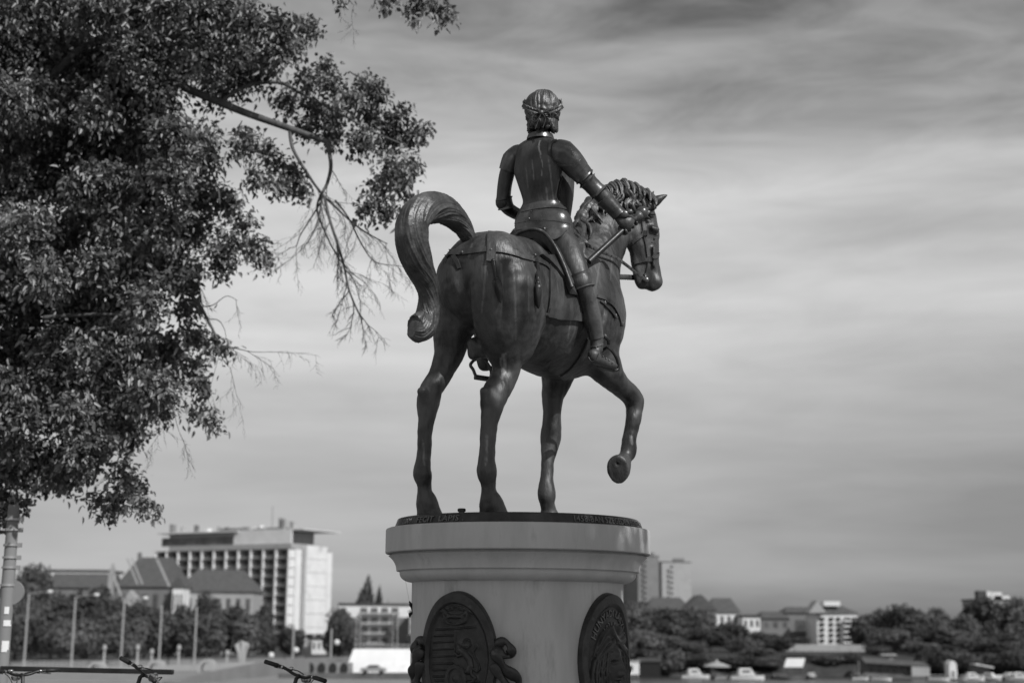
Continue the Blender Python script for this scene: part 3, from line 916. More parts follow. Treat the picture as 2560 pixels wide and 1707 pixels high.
# ---------- tack
mb = MB(SO)
strap(mb, [(1091, 645), (1110, 634), (1160, 631), (1215, 624), (1265, 628), (1310, 642), (1352, 653), (1372, 664), (1385, 684), (1400, 700)], 13, hbvh, 60, fb=9.3)
strap(mb, [(1232, 584), (1230, 610), (1229, 640), (1228, 655)], 21, hbvh, 12, off=.009)
strap(mb, [(1135, 640), (1143, 655), (1149, 672)], 10, hbvh, 10)
for px, py in ((1094, 640), (1157, 634), (1228, 627), (1334, 640), (1372, 662)): rivet(mb, px, py, hbvh, .013)
q_, n_ = cast(hbvh, 1228, 628); 
crup = mb.build('crupper_strap', M['bronze'], horse, auto=40)
for (x, y, x2, y2) in ((1234, 656, 1252, 757), (1338, 664, 1340, 772)):
    mb = MB(SO)
    c1 = [cast(hbvh, x + (x2 - x) * t, y + (y2 - y) * t) for t in (0, .25, .42, .5, .7, .9, 1)]
    L = [q + n * .018 for q, n in c1]
    mb.tube(catmull(L, 4), catr([.016, .012, .012, .026, .026, .014, .002], 4), 14, mod=lambda i, a: 1 + .16 * math.cos(5 * a + i * .3))
    mb.ball(L[0], .018, 8); mb.ball(L[2], .018, 8)
    mb.build('tassel', M['bronze_dark'], horse, smooth=True)
# saddle cloth, flap, girth, breast strap
mb = MB(SO)
shell(mb, [(1371, 664), (1372, 720), (1370, 760), (1364, 789)], [(1425, 690), (1445, 730), (1452, 765), (1456, 801)], hbvh, 26, 18, off=.004, th=.014)
shell(mb, [(1371, 770), (1400, 776), (1430, 780), (1454, 784)], [(1365, 790), (1396, 797), (1430, 800), (1456, 803)], hbvh, 26, 5, off=.014, th=.010)
mb.build('saddle_cloth', M['bronze'], horse, auto=40)
mb = MB(SO)
shell(mb, [(1345, 640), (1372, 662), (1396, 690), (1412, 708)], [(1400, 645), (1412, 672), (1424, 698), (1428, 716)], hbvh, 22, 10, off=.02, th=.02)
# cantle: a raised curved plate behind the rider
rim = [(1284, 596, -.03), (1297, 582, .03), (1320, 574, .10), (1343, 574, .17), (1362, 583, .22), (1380, 604, .28), (1397, 634, .33), (1412, 668, .37), (1424, 700, .41), (1430, 718, .43)]
rp = catmull([hor(a, b, c_) for a, b, c_ in rim], 6)
for k in range(len(rp) - 1): pass
vs = []; fs = []
for i, p in enumerate(rp):
    t = i / (len(rp) - 1)
    wdt = .050 + .02 * math.sin(math.pi * t)
    out = (-FWD * .55 - UP * .0 + RGT * (t - .4) * .8).normalized()
    dn = (-UP * .8 - RGT * .55 * t + FWD * .25).normalized()
    a = p; b = p + dn * wdt * 1.0 + out * .0; th_ = out * .028
    vs += [a, b, b + th_ * .2 - FWD * -.02, a - out * .03 + FWD * .10 - UP * .03]
    if i:
        o_ = (i - 1) * 4; n_ = i * 4
        for e in range(4): fs.append((o_ + e, o_ + (e + 1) % 4, n_ + (e + 1) % 4, n_ + e))
fs.append((0, 1, 2, 3)); fs.append(tuple(len(vs) - 4 + e for e in range(4))[::-1])
mb.add(vs, fs)
mb.tube(rp, .013, 10)
mb.build('saddle', M['bronze'], horse, auto=50)
mb = MB(SO)
strap(mb, [(1492, 740), (1515, 748), (1536, 766), (1550, 792), (1555, 815)], 8, hbvh, 24, fb=10.5)
strap(mb, [(1500, 752), (1520, 768), (1540, 795)], 5, hbvh, 12)
for px, py in ((1509, 758), (1536, 790), (1553, 810)):
    q, n_ = cast(hbvh, px, py); mb.ball(q + n_ * .01, .013, 8, (1, 1, 1.6))
mb.build('breast_strap', M['bronze'], horse, auto=40)
mb = MB(SO)
strap(mb, [(1474, 850), (1462, 880), (1447, 905), (1428, 928), (1405, 945)], 15, hbvh, 20)
mb.build('girth', M['bronze'], horse, auto=40)
# bridle
mb = MB(SO)
strap(mb, [(1603, 505), (1607, 540), (1611, 580), (1617, 615), (1623, 650), (1620, 675), (1614, 698)], 7.5, hbvh, 34, fb=11)
strap(mb, [(1586, 657), (1603, 653), (1623, 648), (1640, 642), (1652, 634)], 8, hbvh, 20, fb=11)
strap(mb, [(1611, 584), (1596, 595), (1580, 608)], 8, hbvh, 10)
for px, py in ((1611, 584), (1624, 649)):
    q, n_ = cast(hbvh, px, py); mb.box(q + n_ * .01, (.042, .016, .042), rz=-.3)
mb.build('bridle', M['bronze'], horse, auto=40)
mb = MB(SO)
q, n_ = cast(hbvh, 1614, 700)
bitp = q + n_ * .02
mb.ball(bitp, .026, 12, (1, .5, 1)); mb.tube([bitp, bitp + UP * .05 - RGT * .01], .012, 8)
mb.build('bit', M['bronze_bright'], horse, smooth=True)
# reins: near side from the bit to the rider's left hand behind the neck
mb = MB(SO)
q0, n0 = cast(hbvh, 1452, 608)
path = [bitp] + [at(a, b, y) for a, b, y in ((1590, 682, 10.85), (1565, 662, 10.72), (1535, 642, 10.58), (1500, 628, 10.46), (1470, 614, 10.36), (1448, 606, 10.32))]
pp = catmull(path, 6)
for i in range(len(pp) - 1):
    pass
mb.tube(pp, [.016] * len(pp), 8, ell=.3, side=(0, 0, 1))
for i in range(3, len(pp) - 1, 2): mb.ball(pp[i] - Vector((0, .008, 0)), .0075, 6)
far = catmull([at(1598, 695, 11.1), at(1570, 693, 11.0), at(1540, 692, 10.9), at(1500, 690, 10.85)], 4)
mb.tube(far, [.022] * len(far), 8, ell=.3, side=(0, 0, 1))
mb.build('reins', M['bronze'], horse, auto=50)

# ---------- rider
rf = Field((-.35, 9.4, 3.3), (1.15, 10.85, 5.4), 0.0085)
def rc_(nodes, k=.04, q=1.0, e=None, neg=False, sub=4):
    L = []
    for (px, py, r, Y) in nodes:
        p = at(px, py, Y); L.append((p, pr(r, p)))
    rf.chain(L, k, e, q, sub, neg)
def rh_(nodes, k=.04, q=1.0, e=None, neg=False, sub=4):
    L = []
    for (px, py, r, w_) in nodes:
        p = hor(px, py, w_); L.append((p, pr(r, p)))
    rf.chain(L, k, e, q, sub, neg)
RE = tuple(RGT)
# torso: back plate and breast plate
rc_([(1346, 385, 38, 10.1), (1345, 415, 43, 10.08), (1346, 445, 39, 10.07), (1348, 475, 33, 10.07), (1349, 500, 30, 10.08), (1350, 520, 33, 10.1)], .05, q=.62, e=RE)
rc_([(1374, 400, 38, 10.25), (1388, 440, 42, 10.28), (1392, 480, 40, 10.28), (1392, 512, 36, 10.26), (1388, 540, 36, 10.24)], .05, q=.85, e=RE)
rc_([(1296, 386, 16, 10.22), (1318, 372, 21, 10.18), (1350, 364, 22, 10.1), (1390, 371, 20, 10.05), (1412, 386, 17, 10.02)], .05)
rc_([(1352, 362, 20, 10.1), (1352, 340, 17, 10.1), (1354, 318, 18, 10.1)], .03)
# pelvis
rc_([(1318, 556, 33, 10.2), (1352, 548, 40, 10.12), (1392, 558, 40, 10.04)], .05)
rc_([(1330, 590, 42, 10.2), (1380, 592, 44, 10.1)], .05)
# head: skull, face away from us
rc_([(1352, 270, 34, 10.08), (1356, 286, 34, 10.12)], .03)
rc_([(1364, 300, 26, 10.2), (1362, 318, 18, 10.2)], .03)
rc_([(1372, 296, 7, 10.30), (1371, 290, 4, 10.29)], .015)
# arms
rc_([(1286, 394, 19, 10.22), (1269, 430, 20, 10.26), (1261, 470, 19.5, 10.29), (1258, 505, 19, 10.31)], .03)
rc_([(1258, 508, 19, 10.31), (1276, 525, 17, 10.38), (1305, 540, 15, 10.5), (1335, 545, 12, 10.6)], .02)
rc_([(1408, 388, 26, 10.0), (1434, 415, 23, 10.02), (1459, 441, 22.5, 10.05), (1482, 466, 21, 10.09)], .03)
rc_([(1484, 468, 21, 10.09), (1508, 492, 20.5, 10.11), (1532, 518, 18.5, 10.13), (1550, 539, 15, 10.15), (1556, 546, 14, 10.15)], .02)
# legs
rh_([(1393, 580, 41, .16), (1410, 610, 36, .24), (1428, 642, 33, .32), (1443, 676, 28.5, .38), (1454, 704, 26, .42)], .04)
rh_([(1454, 706, 25, .42), (1466, 738, 21, .44), (1479, 775, 22, .45), (1487, 815, 20, .46), (1492, 850, 17, .46), (1492, 872, 16, .46)], .025)
rh_([(1484, 888, 16, .46), (1486, 896, 14, .46), (1506, 904, 13, .47), (1524, 910, 12, .49), (1537, 915, 8, .50)], .02)
rh_([(1318, 590, 38, -.16), (1270, 640, 32, -.30), (1222, 700, 27, -.40), (1202, 742, 25, -.43)], .04)
rh_([(1202, 742, 25, -.43), (1204, 800, 20, -.44), (1206, 850, 17, -.44), (1207, 890, 16, -.44)], .03)
rh_([(1206, 900, 15, -.44), (1207, 915, 12, -.44), (1215, 918, 10, -.44), (1228, 920, 6, -.44)], .02)
RV, RQ = rf.mesh(); del rf
RV = smooth_mesh(RV, RQ, 2)
RV = lump(RV, .004, 9, 1.1)
rbvh = bvh_of(RV, RQ)
rider = mesh_np('rider', RV - np.array(SO), RQ, M['bronze'], st)
stain(rider, RV, rbvh, [([(1350, 352), (1347, 368), (1352, 386)], .0055, 1.0), ([(1349, 386), (1356, 410), (1354, 440)], .004, .45), ([(1277, 378), (1276, 396)], .006, .8), ([(1398, 420), (1404, 440), (1402, 458)], .005, .6), ([(1330, 400), (1335, 450)], .005, .3), ([(1372, 400), (1378, 450), (1384, 500)], .005, .35), ([(1366, 470), (1368, 500)], .006, .35), ([(1315, 420), (1320, 470)], .004, .25), ([(1432, 640), (1444, 672)], .010, .25)])

# hair: cap of combed strands to the collar
mb = MB(SO)
hc = at(1356, 274, 10.1)
nu_, nv_ = 160, 60
vs = []; fs = []
for j in range(nv_ + 1):
    ph = math.pi * (j / nv_) * .80
    for i in range(nu_):
        th = 2 * math.pi * i / nu_
        d = Vector((math.sin(ph) * math.sin(th), -math.sin(ph) * math.cos(th), math.cos(ph)))
        r = .122
        low = max(0, (ph - 1.5)) / 1.0
        strand = abs(noise.noise(Vector((math.cos(th) * 7.5, math.sin(th) * 7.5, ph * .9)))) * .020 + noise.noise(Vector((math.cos(th) * 15, math.sin(th) * 15, ph * 1.4))) * .006
        curl = noise.noise(Vector((math.cos(th) * 4.2, math.sin(th) * 4.2, ph * 6))) * .045 * min(1, low * 1.6)
        v = Vector((d.x * r * (1.03 - .13 * low), d.y * r * 1.05, d.z * r * (1.22 if d.z > 0 else 1.62)))
        v += d * (strand * min(1, ph * 1.2) + curl)
        face = max(0, d.y - .55)           # open over the face, on the far side
        if ph > 1.1: v -= d * face * .05
        vs.append(hc + v)
for j in range(nv_):
    for i in range(nu_):
        i2 = (i + 1) % nu_
        fs.append((j * nu_ + i, j * nu_ + i2, (j + 1) * nu_ + i2, (j + 1) * nu_ + i))
mb.add(vs, fs)
rnd = random.Random(5)
for i in range(30):       # ragged curls at the nape
    th = R_(-120 + 240 * i / 33) + rnd.uniform(-.05, .05)
    d = Vector((math.sin(th), -math.cos(th), 0))
    a = hc + d * .098 - UP * rnd.uniform(.07, .10); b = a - UP * rnd.uniform(.05, .075) + d * rnd.uniform(-.02, .004)
    c_ = b - UP * .012 + d * rnd.uniform(-.02, .012) + Vector((rnd.uniform(-.02, .02), 0, 0))
    mb.tube(catmull([a, b, c_], 5), catr([.018, .017, .004], 5), 8, mod=lambda i, a: 1 + .15 * math.cos(3 * a))
mb.build('hair', M['bronze_hair'], rider, smooth=True)
# laurel wreath tied at the nape
mb = MB(SO)
def leafp(a, d, up_, ln, wd):
    d = d.normalized(); s_ = d.cross(up_).normalized()
    pts = [a, a + s_ * wd * .5 + d * ln * .4 + up_ * .004, a + d * ln, a - s_ * wd * .5 + d * ln * .4 + up_ * .004, a + d * ln * .45 + up_ * .012]
    mb.add(pts, [(0, 1, 4), (1, 2, 4), (2, 3, 4), (3, 0, 4), (0, 3, 2, 1)])
for sgn in (-1, 1):
    W = []
    for i in range(9):
        t = i / 8
        th = sgn * R_(4 + 112 * t)
        W.append(hc + Vector((math.sin(th) * .131, -math.cos(th) * .140, -.080 + .17 * t ** 1.3)))
    Wp = catmull(W, 3)
    mb.tube(Wp, .005, 8)
    for i in range(1, len(Wp) - 1):
        d = (Wp[i + 1] - Wp[i - 1]).normalized(); out = (Wp[i] - hc); out.z = 0; out.normalize()
        for s_ in (-1, 1):
            leafp(Wp[i], d * .8 + out * .45 + UP * s_ * .6, out, rnd.uniform(.030, .050), .016)
for th_, n3 in ((R_(96), 3), (R_(-100), 1), (R_(78), 1)):
    for k in range(n3):
        p0 = hc + Vector((math.sin(th_) * .127, -math.cos(th_) * .13, .01 + .022 * k))
        leafp(p0, Vector((math.sin(th_) * .35, rnd.uniform(-.3, .3), 1)), Vector((math.sin(th_), -math.cos(th_), 0)), .048, .022)
kn = hc + Vector((-.012, -.146, -.08))
mb.ball(kn, .022, 10)
for k in range(16):
    a_ = rnd.uniform(-1.1, 1.1); p0 = hc + Vector((math.sin(a_) * .085, -math.cos(a_) * .112, -.10 - rnd.uniform(0, .02)))
    p1 = p0 + Vector((rnd.uniform(-.012, .012), -.012, -.022)); p2 = hc + Vector((math.sin(a_) * .062, -math.cos(a_) * .09, -.158))
    mb.tube(catmull([p0, p1, p2], 5), catr([.017, .019, .008], 5), 12, mod=lambda i, a: 1 + .15 * math.cos(4 * a + i * .5))
for pts in ([(0, 0, 0), (-.05, -.01, -.02), (-.07, -.012, -.06), (-.04, -.012, -.075), (-.005, -.005, -.02)], [(0, 0, 0), (.03, -.01, -.05), (.012, -.01, -.12)], [(0, 0, 0), (-.02, -.01, -.06), (-.045, -.012, -.13)], [(0, 0, 0), (.05, -.01, .0), (.07, -.01, -.035), (.03, -.01, -.03)]):
    P = catmull([kn + Vector(p) for p in pts], 5)
    mb.tube(P, .011, 8, ell=.35, side=(0, 1, 0))
mb.build('laurel_wreath', M['bronze_hair'], rider, auto=60)

# armour plates as flared sleeves over the limbs
def sleeve(name, pts, prof, ell=1.0, n=28, mat=None, parent=None):
    """pts: world points; prof: radii with lips"""
    m_ = MB(SO); m_.tube(pts, prof, n, ell=ell)
    return m_.build(name, mat or M['bronze_bright'], parent or rider, auto=45)
def lerp_pts(a, b, n): return [a + (b - a) * i / (n - 1) for i in range(n)]
def limb(name, A, B, rA, rB, lip0=.005, lip1=.005, bulge=0.0, n=9, ell=1.0):
    a = at(*A); b = at(*B)
    P = []; Rr = []
    P.append(a); Rr.append(pr(rA, a) * .7)
    for i, p in enumerate(lerp_pts(a, b, n)):
        t = i / (n - 1)
        r = pr(rA, a) * (1 - t) + pr(rB, b) * t + bulge * math.sin(math.pi * t)
        if i == 0: r += lip0
        if i == n - 1: r += lip1
        P.append(p); Rr.append(r)
    P.append(b); Rr.append(pr(rB, b) * .7)
    return sleeve(name, P, Rr, ell)
# right arm
m_ = MB(SO)
P = [at(1380, 366, 10.0), at(1388, 371, 9.98), at(1404, 382, 9.98), at(1426, 402, 9.99), at(1447, 427, 10.02)]
m_.tube(catmull(P, 4), catr([pr(8, P[0]), pr(27, P[0]), pr(36.5, P[0]), pr(34, P[0]), pr(30, P[0])], 4), 30)
pau = m_.build('pauldron', M['bronze_bright'], rider, auto=45)
pb = BVHTree.FromPolygons([Vector(v) for v in m_.v], m_.f)
m_ = MB(SO)
strap(m_, [(1391, 350), (1378, 362), (1376, 386), (1386, 405), (1399, 413), (1419, 412), (1438, 417)], 4.5, pb, 36, .0, .009)
strap(m_, [(1438, 417), (1446, 408), (1455, 396)], 4, pb, 12, .0, .006)
m_.build('pauldron_rim', M['bronze_bright'], pau, auto=40)
limb('upper_arm_plate', (1444, 423, 10.02), (1462, 443, 10.045), 29.5, 26.5, .002, .006)
limb('couter', (1468, 452, 10.06), (1497, 482, 10.09), 24, 24, .010, .010, -.006, 11)
limb('vambrace', (1510, 496, 10.10), (1548, 537, 10.13), 22.5, 19, .004, .003)
# left arm
m_ = MB(SO)
P = [at(1308, 370, 10.18), at(1297, 378, 10.2), at(1281, 398, 10.23), at(1270, 428, 10.26)]
m_.tube(catmull(P, 4), catr([pr(8, P[0]), pr(20, P[0]), pr(27, P[0]), pr(24.5, P[0])], 4), 26)
m_.build('pauldron', M['bronze_bright'], rider, auto=45)
limb('couter', (1260, 496, 10.3), (1266, 520, 10.33), 21, 21, .008, .006, -.004, 9)
# right leg
def limbh(name, A, B, rA, rB, lip0=.005, lip1=.005, bulge=0.0, n=9):
    a = hor(*A); b = hor(*B); P = [a]; Rr = [pr(rA, a) * .7]
    for i, p in enumerate(lerp_pts(a, b, n)):
        t = i / (n - 1); r = pr(rA, a) * (1 - t) + pr(rB, b) * t + bulge * math.sin(math.pi * t)
        if i == 0: r += lip0
        if i == n - 1: r += lip1
        P.append(p); Rr.append(r)
    P.append(b); Rr.append(pr(rB, b) * .7)
    return sleeve(name, P, Rr)
limbh('poleyn', (1447, 686, .40), (1460, 722, .43), 27.5, 26, .006, .010, .004, 11)
limbh('greave', (1471, 752, .447), (1491, 846, .46), 22, 18.5, .002, .002, .006, 13)
limbh('poleyn', (1212, 718, -.42), (1202, 765, -.435), 27, 24, .005, .006, .004)
limbh('greave', (1203, 775, -.44), (1206, 868, -.44), 22, 18, .002, .002, .005)
# fauld: overlapping lames round the hips, projected on the body
m_ = MB(SO)
shell(m_, [(1310, 516), (1345, 506), (1380, 502), (1400, 506)], [(1304, 532), (1340, 524), (1380, 522), (1414, 528)], rbvh, 30, 6, .003, .014)
shell(m_, [(1304, 530), (1340, 522), (1382, 520), (1416, 530)], [(1288, 560), (1332, 552), (1380, 552), (1424, 560)], rbvh, 30, 8, .000, .010)
shell(m_, [(1288, 558), (1332, 550), (1380, 550), (1426, 560)], [(1280, 578), (1330, 570), (1370, 572), (1400, 585)], rbvh, 30, 6, -.002, .008)
shell(m_, [(1362, 574), (1384, 568), (1404, 564), (1419, 567)], [(1374, 592), (1386, 600), (1402, 594), (1417, 577)], rbvh, 24, 10, .002, .014)
for px, py in ((1330, 529), (1325, 547), (1363, 572), (1416, 568), (1395, 508)): rivet(m_, px, py, rbvh, .010)
m_.build('fauld', M['bronze_bright'], rider, auto=40)
# plate edges on the back
m_ = MB(SO)
cc_ = at(1351, 347, 10.12); m_.lathe([(.085, -.012), (.104, -.014), (.102, .004), (.094, .026), (.088, .028), (.082, 0)], cc_, 40)
m_.build('collar', M['bronze_bright'], rider, auto=40)
m_ = MB(SO)
strap(m_, [(1398, 420), (1402, 450), (1397, 480), (1392, 500), (1396, 515)], 4, rbvh, 20, .0, .009)
m_.build('backplate_edge', M['bronze_bright'], rider, auto=40)

# right hand closed on the mace
m_ = MB(SO)
hp = at(1566, 556, 10.17)
sd0, sd1 = at(1472, 654, 10.02), at(1606, 531, 10.22)
ax = (sd1 - sd0).normalized()
def on_shaft(px): 
    t = (px - 1472) / (1606 - 1472); return sd0 + (sd1 - sd0) * t
m_.tube(catmull([at(1546, 535, 10.15), at(1558, 546, 10.15), at(1570, 556, 10.15), at(1580, 562, 10.16)], 4), catr([.050, .064, .072, .050], 4), 18, ell=.66, side=ax)
for k in range(4):            # four fingers curl round the shaft, side by side along it
    c_ = on_shaft(1570 - 0 + (k - 1.5) * 9.0)
    n1 = (at(1548, 537, 10.15) - c_); n1 = (n1 - ax * n1.dot(ax)).normalized(); n2 = ax.cross(n1).normalized()
    pts = []
    for j in range(9):
        a = R_(10 + 250 * j / 8 * (1 - .05 * k))
        pts.append(c_ + (n1 * math.cos(a) - n2 * math.sin(a)) * (.031 + (.003 if j in (3, 6) else 0)))
    if n2.dot(Vector((0, 1, 0))) > 0 and False: pass
    m_.tube(pts, [.016, .0165, .015, .0155, .014, .0135, .013, .012, .007], 9)
c_ = on_shaft(1590)
m_.tube(catmull([at(1556, 541, 10.12), at(1572, 540, 10.12), at(1584, 548, 10.15), c_ + Vector((.0, -.03, .0))], 4), catr([.022, .020, .017, .012], 4), 10)
m_.build('hand', M['bronze'], rider, smooth=True)
m_ = MB(SO)
m_.tube([at(1545, 532, 10.10), at(1566, 536, 10.1), at(1572, 540, 10.1)], [.035, .03, .01], 12, ell=.5)
m_.ball(at(1573, 529, 10.1), .030, 14, (1, .5, .7))
m_.build('gauntlet', M['bronze_bright'], rider, smooth=True)
m_ = MB(SO)
m_.tube([at(1300, 540, 10.5), at(1318, 546, 10.56), at(1335, 552, 10.6)], [.045, .05, .03], 12)
for k in range(4):
    b = at(1322 + k * 4, 548 + k * 3, 10.6)
    m_.tube(catmull([b, b + FWD * .05, b + FWD * .06 - UP * .04, b + FWD * .02 - UP * .05], 4), catr([.016, .016, .014, .009], 4), 8)
b = at(1330, 540, 10.6)
m_.tube(catmull([b, b + FWD * .03 + UP * .01, b + FWD * .06 - UP * .01], 4), catr([.018, .016, .010], 4), 8)
m_.build('hand', M['bronze'], rider, smooth=True)
# mace
m_ = MB(SO)
m_.tube([sd0, sd0 + (sd1 - sd0) * .86], [.023, .021], 18)
mace = m_.build('mace', M['bronze_dark'], st, auto=40)
m_ = MB(SO)
m_.ball(sd1, .046, 24)
m_.tube([sd1 - ax * .11, sd1 - ax * .05, sd1 - ax * .03], [.022, .028, .036], 18)
m_.ball(sd1 + ax * .046, .012, 10)
m_.build('mace_head', M['bronze_bright'], mace, smooth=True)
# boots: spur, stirrups
m_ = MB(SO)
f1 = [hor(a, b, .47) for a, b in ((1510, 838), (1521, 850), (1522, 862))]
m_.tube(f1, [.016, .014, .012], 8)
lp = catmull([hor(a, b, w_) for a, b, w_ in ((1520, 868, .47), (1532, 880, .49), (1543, 900, .50), (1546, 921, .50), (1534, 926, .48), (1512, 920, .46), (1493, 912, .44), (1500, 885, .40), (1512, 872, .42), (1520, 868, .47))], 5)
m_.tube(lp, [.011] * len(lp), 8)
m_.build('stirrup', M['bronze'], horse, smooth=True)
m_ = MB(SO)
lp = catmull([hor(a, b, w_) for a, b, w_ in ((1185, 900, -.5), (1176, 912, -.5), (1183, 924, -.48), (1190, 940, -.46), (1200, 945, -.44), (1222, 948, -.40), (1228, 930, -.38), (1216, 905, -.40), (1196, 898, -.46), (1185, 900, -.5))], 5)
m_.tube(lp, [.012] * len(lp), 8)
a, b = hor(1186, 942, -.47), hor(1226, 948, -.4)
m_.tube([a, b], [.02, .02], 8, ell=.6)
m_.build('stirrup', M['bronze'], horse, smooth=True)
m_ = MB(SO)
for px, py in ((1490, 868), (1506, 892), (1514, 897), (1522, 901), (1530, 907)): rivet(m_, px, py, rbvh, .006)
strap(m_, [(1471, 893), (1480, 904), (1492, 898), (1497, 884)], 4, rbvh, 14, .0, .007)
strap(m_, [(1472, 866), (1490, 866), (1509, 858)], 4, rbvh, 12, .0, .008)
m_.build('boot_trim', M['bronze_bright'], rider, auto=40)
# ------------------------------------------------------------------ materials of the setting
M['grass'] = material('ground_grass', 0.035, 0.9, 0, var=.5, scale=.6, wear=.06, wscale=.15)
M['paving'] = material('paving', 0.16, 0.85, 0, var=.25, scale=.8, wear=.24, wscale=.25)
M['conc'] = material('concrete', 0.22, 0.8, 0, var=.2, scale=.5, wear=.30, wscale=.3)
M['conc_d'] = material('concrete_dark', 0.11, 0.8, 0, var=.3, scale=.5)
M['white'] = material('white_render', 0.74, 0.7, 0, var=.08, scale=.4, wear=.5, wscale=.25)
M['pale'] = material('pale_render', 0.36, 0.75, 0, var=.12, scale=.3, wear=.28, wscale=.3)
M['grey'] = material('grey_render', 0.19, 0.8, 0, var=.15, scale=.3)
M['roof'] = material('tile_roof', 0.085, 0.75, 0, var=.3, scale=1.2, stretch=(1, 1, 3))
M['roof2'] = material('dark_roof', 0.05, 0.7, 0, var=.3, scale=1.0)
M['glass'] = material('window_glass', 0.03, 0.18, 0, var=.6, scale=.4, spec=.6)
M['curtain'] = material('curtained_window', 0.10, 0.35, 0, var=.6, scale=.35, spec=.6)
M['metal'] = material('grey_metal', 0.2, 0.45, .6, var=.2, scale=2)
M['metal_l'] = material('galvanised', 0.42, 0.45, .5, var=.15, scale=3)
M['metal_d'] = material('dark_metal', 0.03, 0.4, .5, var=.4, scale=6)
M['black'] = material('black_rubber', 0.015, 0.6, 0, var=.4, scale=8)
M['chrome'] = material('chrome', 0.6, 0.15, 1.0, var=.1, scale=5)
M['bark'] = material('bark', 0.10, 0.85, 0, var=.5, scale=8, bump=.8, bscale=30, stretch=(1, 1, .3), wear=.18, wscale=10, bdist=.01)
M['boatw'] = material('white_boat_hull', 0.7, 0.35, 0, var=.06, scale=.5)
M['boatd'] = material('dark_boat_hull', 0.06, 0.4, 0, var=.3, scale=.5)
def foliage(name, base, var, scale, rough=.45, transl=.25):
    m = material(name, base, rough, 0, var=var, scale=scale, spec=.45)
    t = m.node_tree; b = t.nodes['Principled BSDF']; o = t.nodes['Material Output']
    tr = t.nodes.new('ShaderNodeBsdfTranslucent'); mx = t.nodes.new('ShaderNodeMixShader')
    src = b.inputs['Base Color'].links[0].from_socket
    t.links.new(src, tr.inputs[0]); mx.inputs[0].default_value = transl
    t.links.new(b.outputs[0], mx.inputs[1]); t.links.new(tr.outputs[0], mx.inputs[2]); t.links.new(mx.outputs[0], o.inputs[0])
    return m
M['leaf'] = foliage('linden_leaf', .125, .6, 1.3, .38)
M['bract'] = foliage('linden_bract', .34, .3, 2.0)
M['crown_a'] = foliage('crown_dark', .085, .5, .35, .7)
M['crown_b'] = foliage('crown_mid', .125, .5, .3, .7)
M['crown_c'] = foliage('crown_pale', .15, .45, .3, .7)
wm = bpy.data.materials.new('river_water'); wm.use_nodes = True
wb = wm.node_tree.nodes['Principled BSDF']; wb.inputs['Base Color'].default_value = (.035, .035, .035, 1); wb.inputs['Roughness'].default_value = .28
wn_ = wm.node_tree.nodes.new('ShaderNodeTexNoise'); wn_.inputs['Scale'].default_value = 1.2; wn_.inputs['Detail'].default_value = 4
wbp = wm.node_tree.nodes.new('ShaderNodeBump'); wbp.inputs['Strength'].default_value = .5; wbp.inputs['Distance'].default_value = .12
wtc = wm.node_tree.nodes.new('ShaderNodeTexCoord')
wm.node_tree.links.new(wtc.outputs['Object'], wn_.inputs[0]); wm.node_tree.links.new(wn_.outputs[0], wbp.inputs['Height']); wm.node_tree.links.new(wbp.outputs[0], wb.inputs['Normal'])

# ------------------------------------------------------------------ terrain and river
def sstep(a, b, x):
    t = np.clip((x - a) / (b - a), 0, 1); return t * t * (3 - 2 * t)
WZ = -7.0
def gz(x, y):
    x = np.asarray(x, dtype=float); y = np.asarray(y, dtype=float)
    r = np.hypot(x, y)
    base = -5.0 * sstep(24, 44, r)
    base = base + 1.2 * sstep(300, 700, y)
    far = -3.4 + 1.0 * sstep(280, 600, y)
    fr = sstep(238, 262, y) * (1 - 0)      # far bank profile
    bank = -9.0 + (far + 9.0) * fr
    side = sstep(14, 8, x)                   # 1 on our side of the river
    side = np.where(x > 14, 0, side)
    river = np.where(y < 238, -9.0, bank)
    z = np.where(r < 30, base, base * side + river * (1 - side))
    return z
xs = np.unique(np.concatenate([np.linspace(-3000, -300, 20), np.linspace(-300, -60, 30), np.linspace(-60, 60, 61), np.linspace(60, 300, 30), np.linspace(300, 3000, 20), [8, 9.5, 11, 12.5, 14]]))
ys = np.unique(np.concatenate([np.linspace(-400, -40, 10), np.linspace(-40, 60, 51), np.linspace(60, 236, 40), np.linspace(236, 264, 15), np.linspace(264, 700, 30), np.linspace(700, 6000, 20)]))
XX, YY = np.meshgrid(xs, ys, indexing='ij')
V = np.stack([XX, YY, gz(XX, YY)], -1).reshape(-1, 3)
nx_, ny_ = len(xs), len(ys)
i, j = np.meshgrid(np.arange(nx_ - 1), np.arange(ny_ - 1), indexing='ij')
F = np.stack([i * ny_ + j, (i + 1) * ny_ + j, (i + 1) * ny_ + j + 1, i * ny_ + j + 1], -1).reshape(-1, 4)
g = mesh_np('ground', V, F, M['grass']); tag(g, kind='structure')
mb = MB(); mb.add([(8.5, 22, WZ), (2500, 22, WZ), (2500, 250, WZ), (8.5, 250, WZ)], [(0, 1, 2, 3)])
tag(mb.build('river', wm), kind='structure')
# paved square round the monument
mb = MB(); n_ = 48
mb.add([(PX + 11 * math.cos(2 * math.pi * k / n_), PY + 11 * math.sin(2 * math.pi * k / n_), .006) for k in range(n_)], [tuple(range(n_))])
tag(mb.build('paved_square', M['paving']), kind='structure')
def X_(px, Y, py=1600):
    d = ray(px, py); return d.x / d.y * Y
def Z_(px, py, Y): return at(px, py, Y).z
# low promenade road on our side
mb = MB()
rp_ = []
for Y in np.linspace(150, 236, 12):
    xa = X_(300, Y) - 40; xb = 7.5
    rp_.append(((xa, Y, -4.992), (xb, Y, -4.992)))
vs = [p for a in rp_ for p in a]
mb.add(vs, [(2 * k, 2 * k + 1, 2 * k + 3, 2 * k + 2) for k in range(len(rp_) - 1)])
tag(mb.build('promenade', M['conc']), kind='structure')

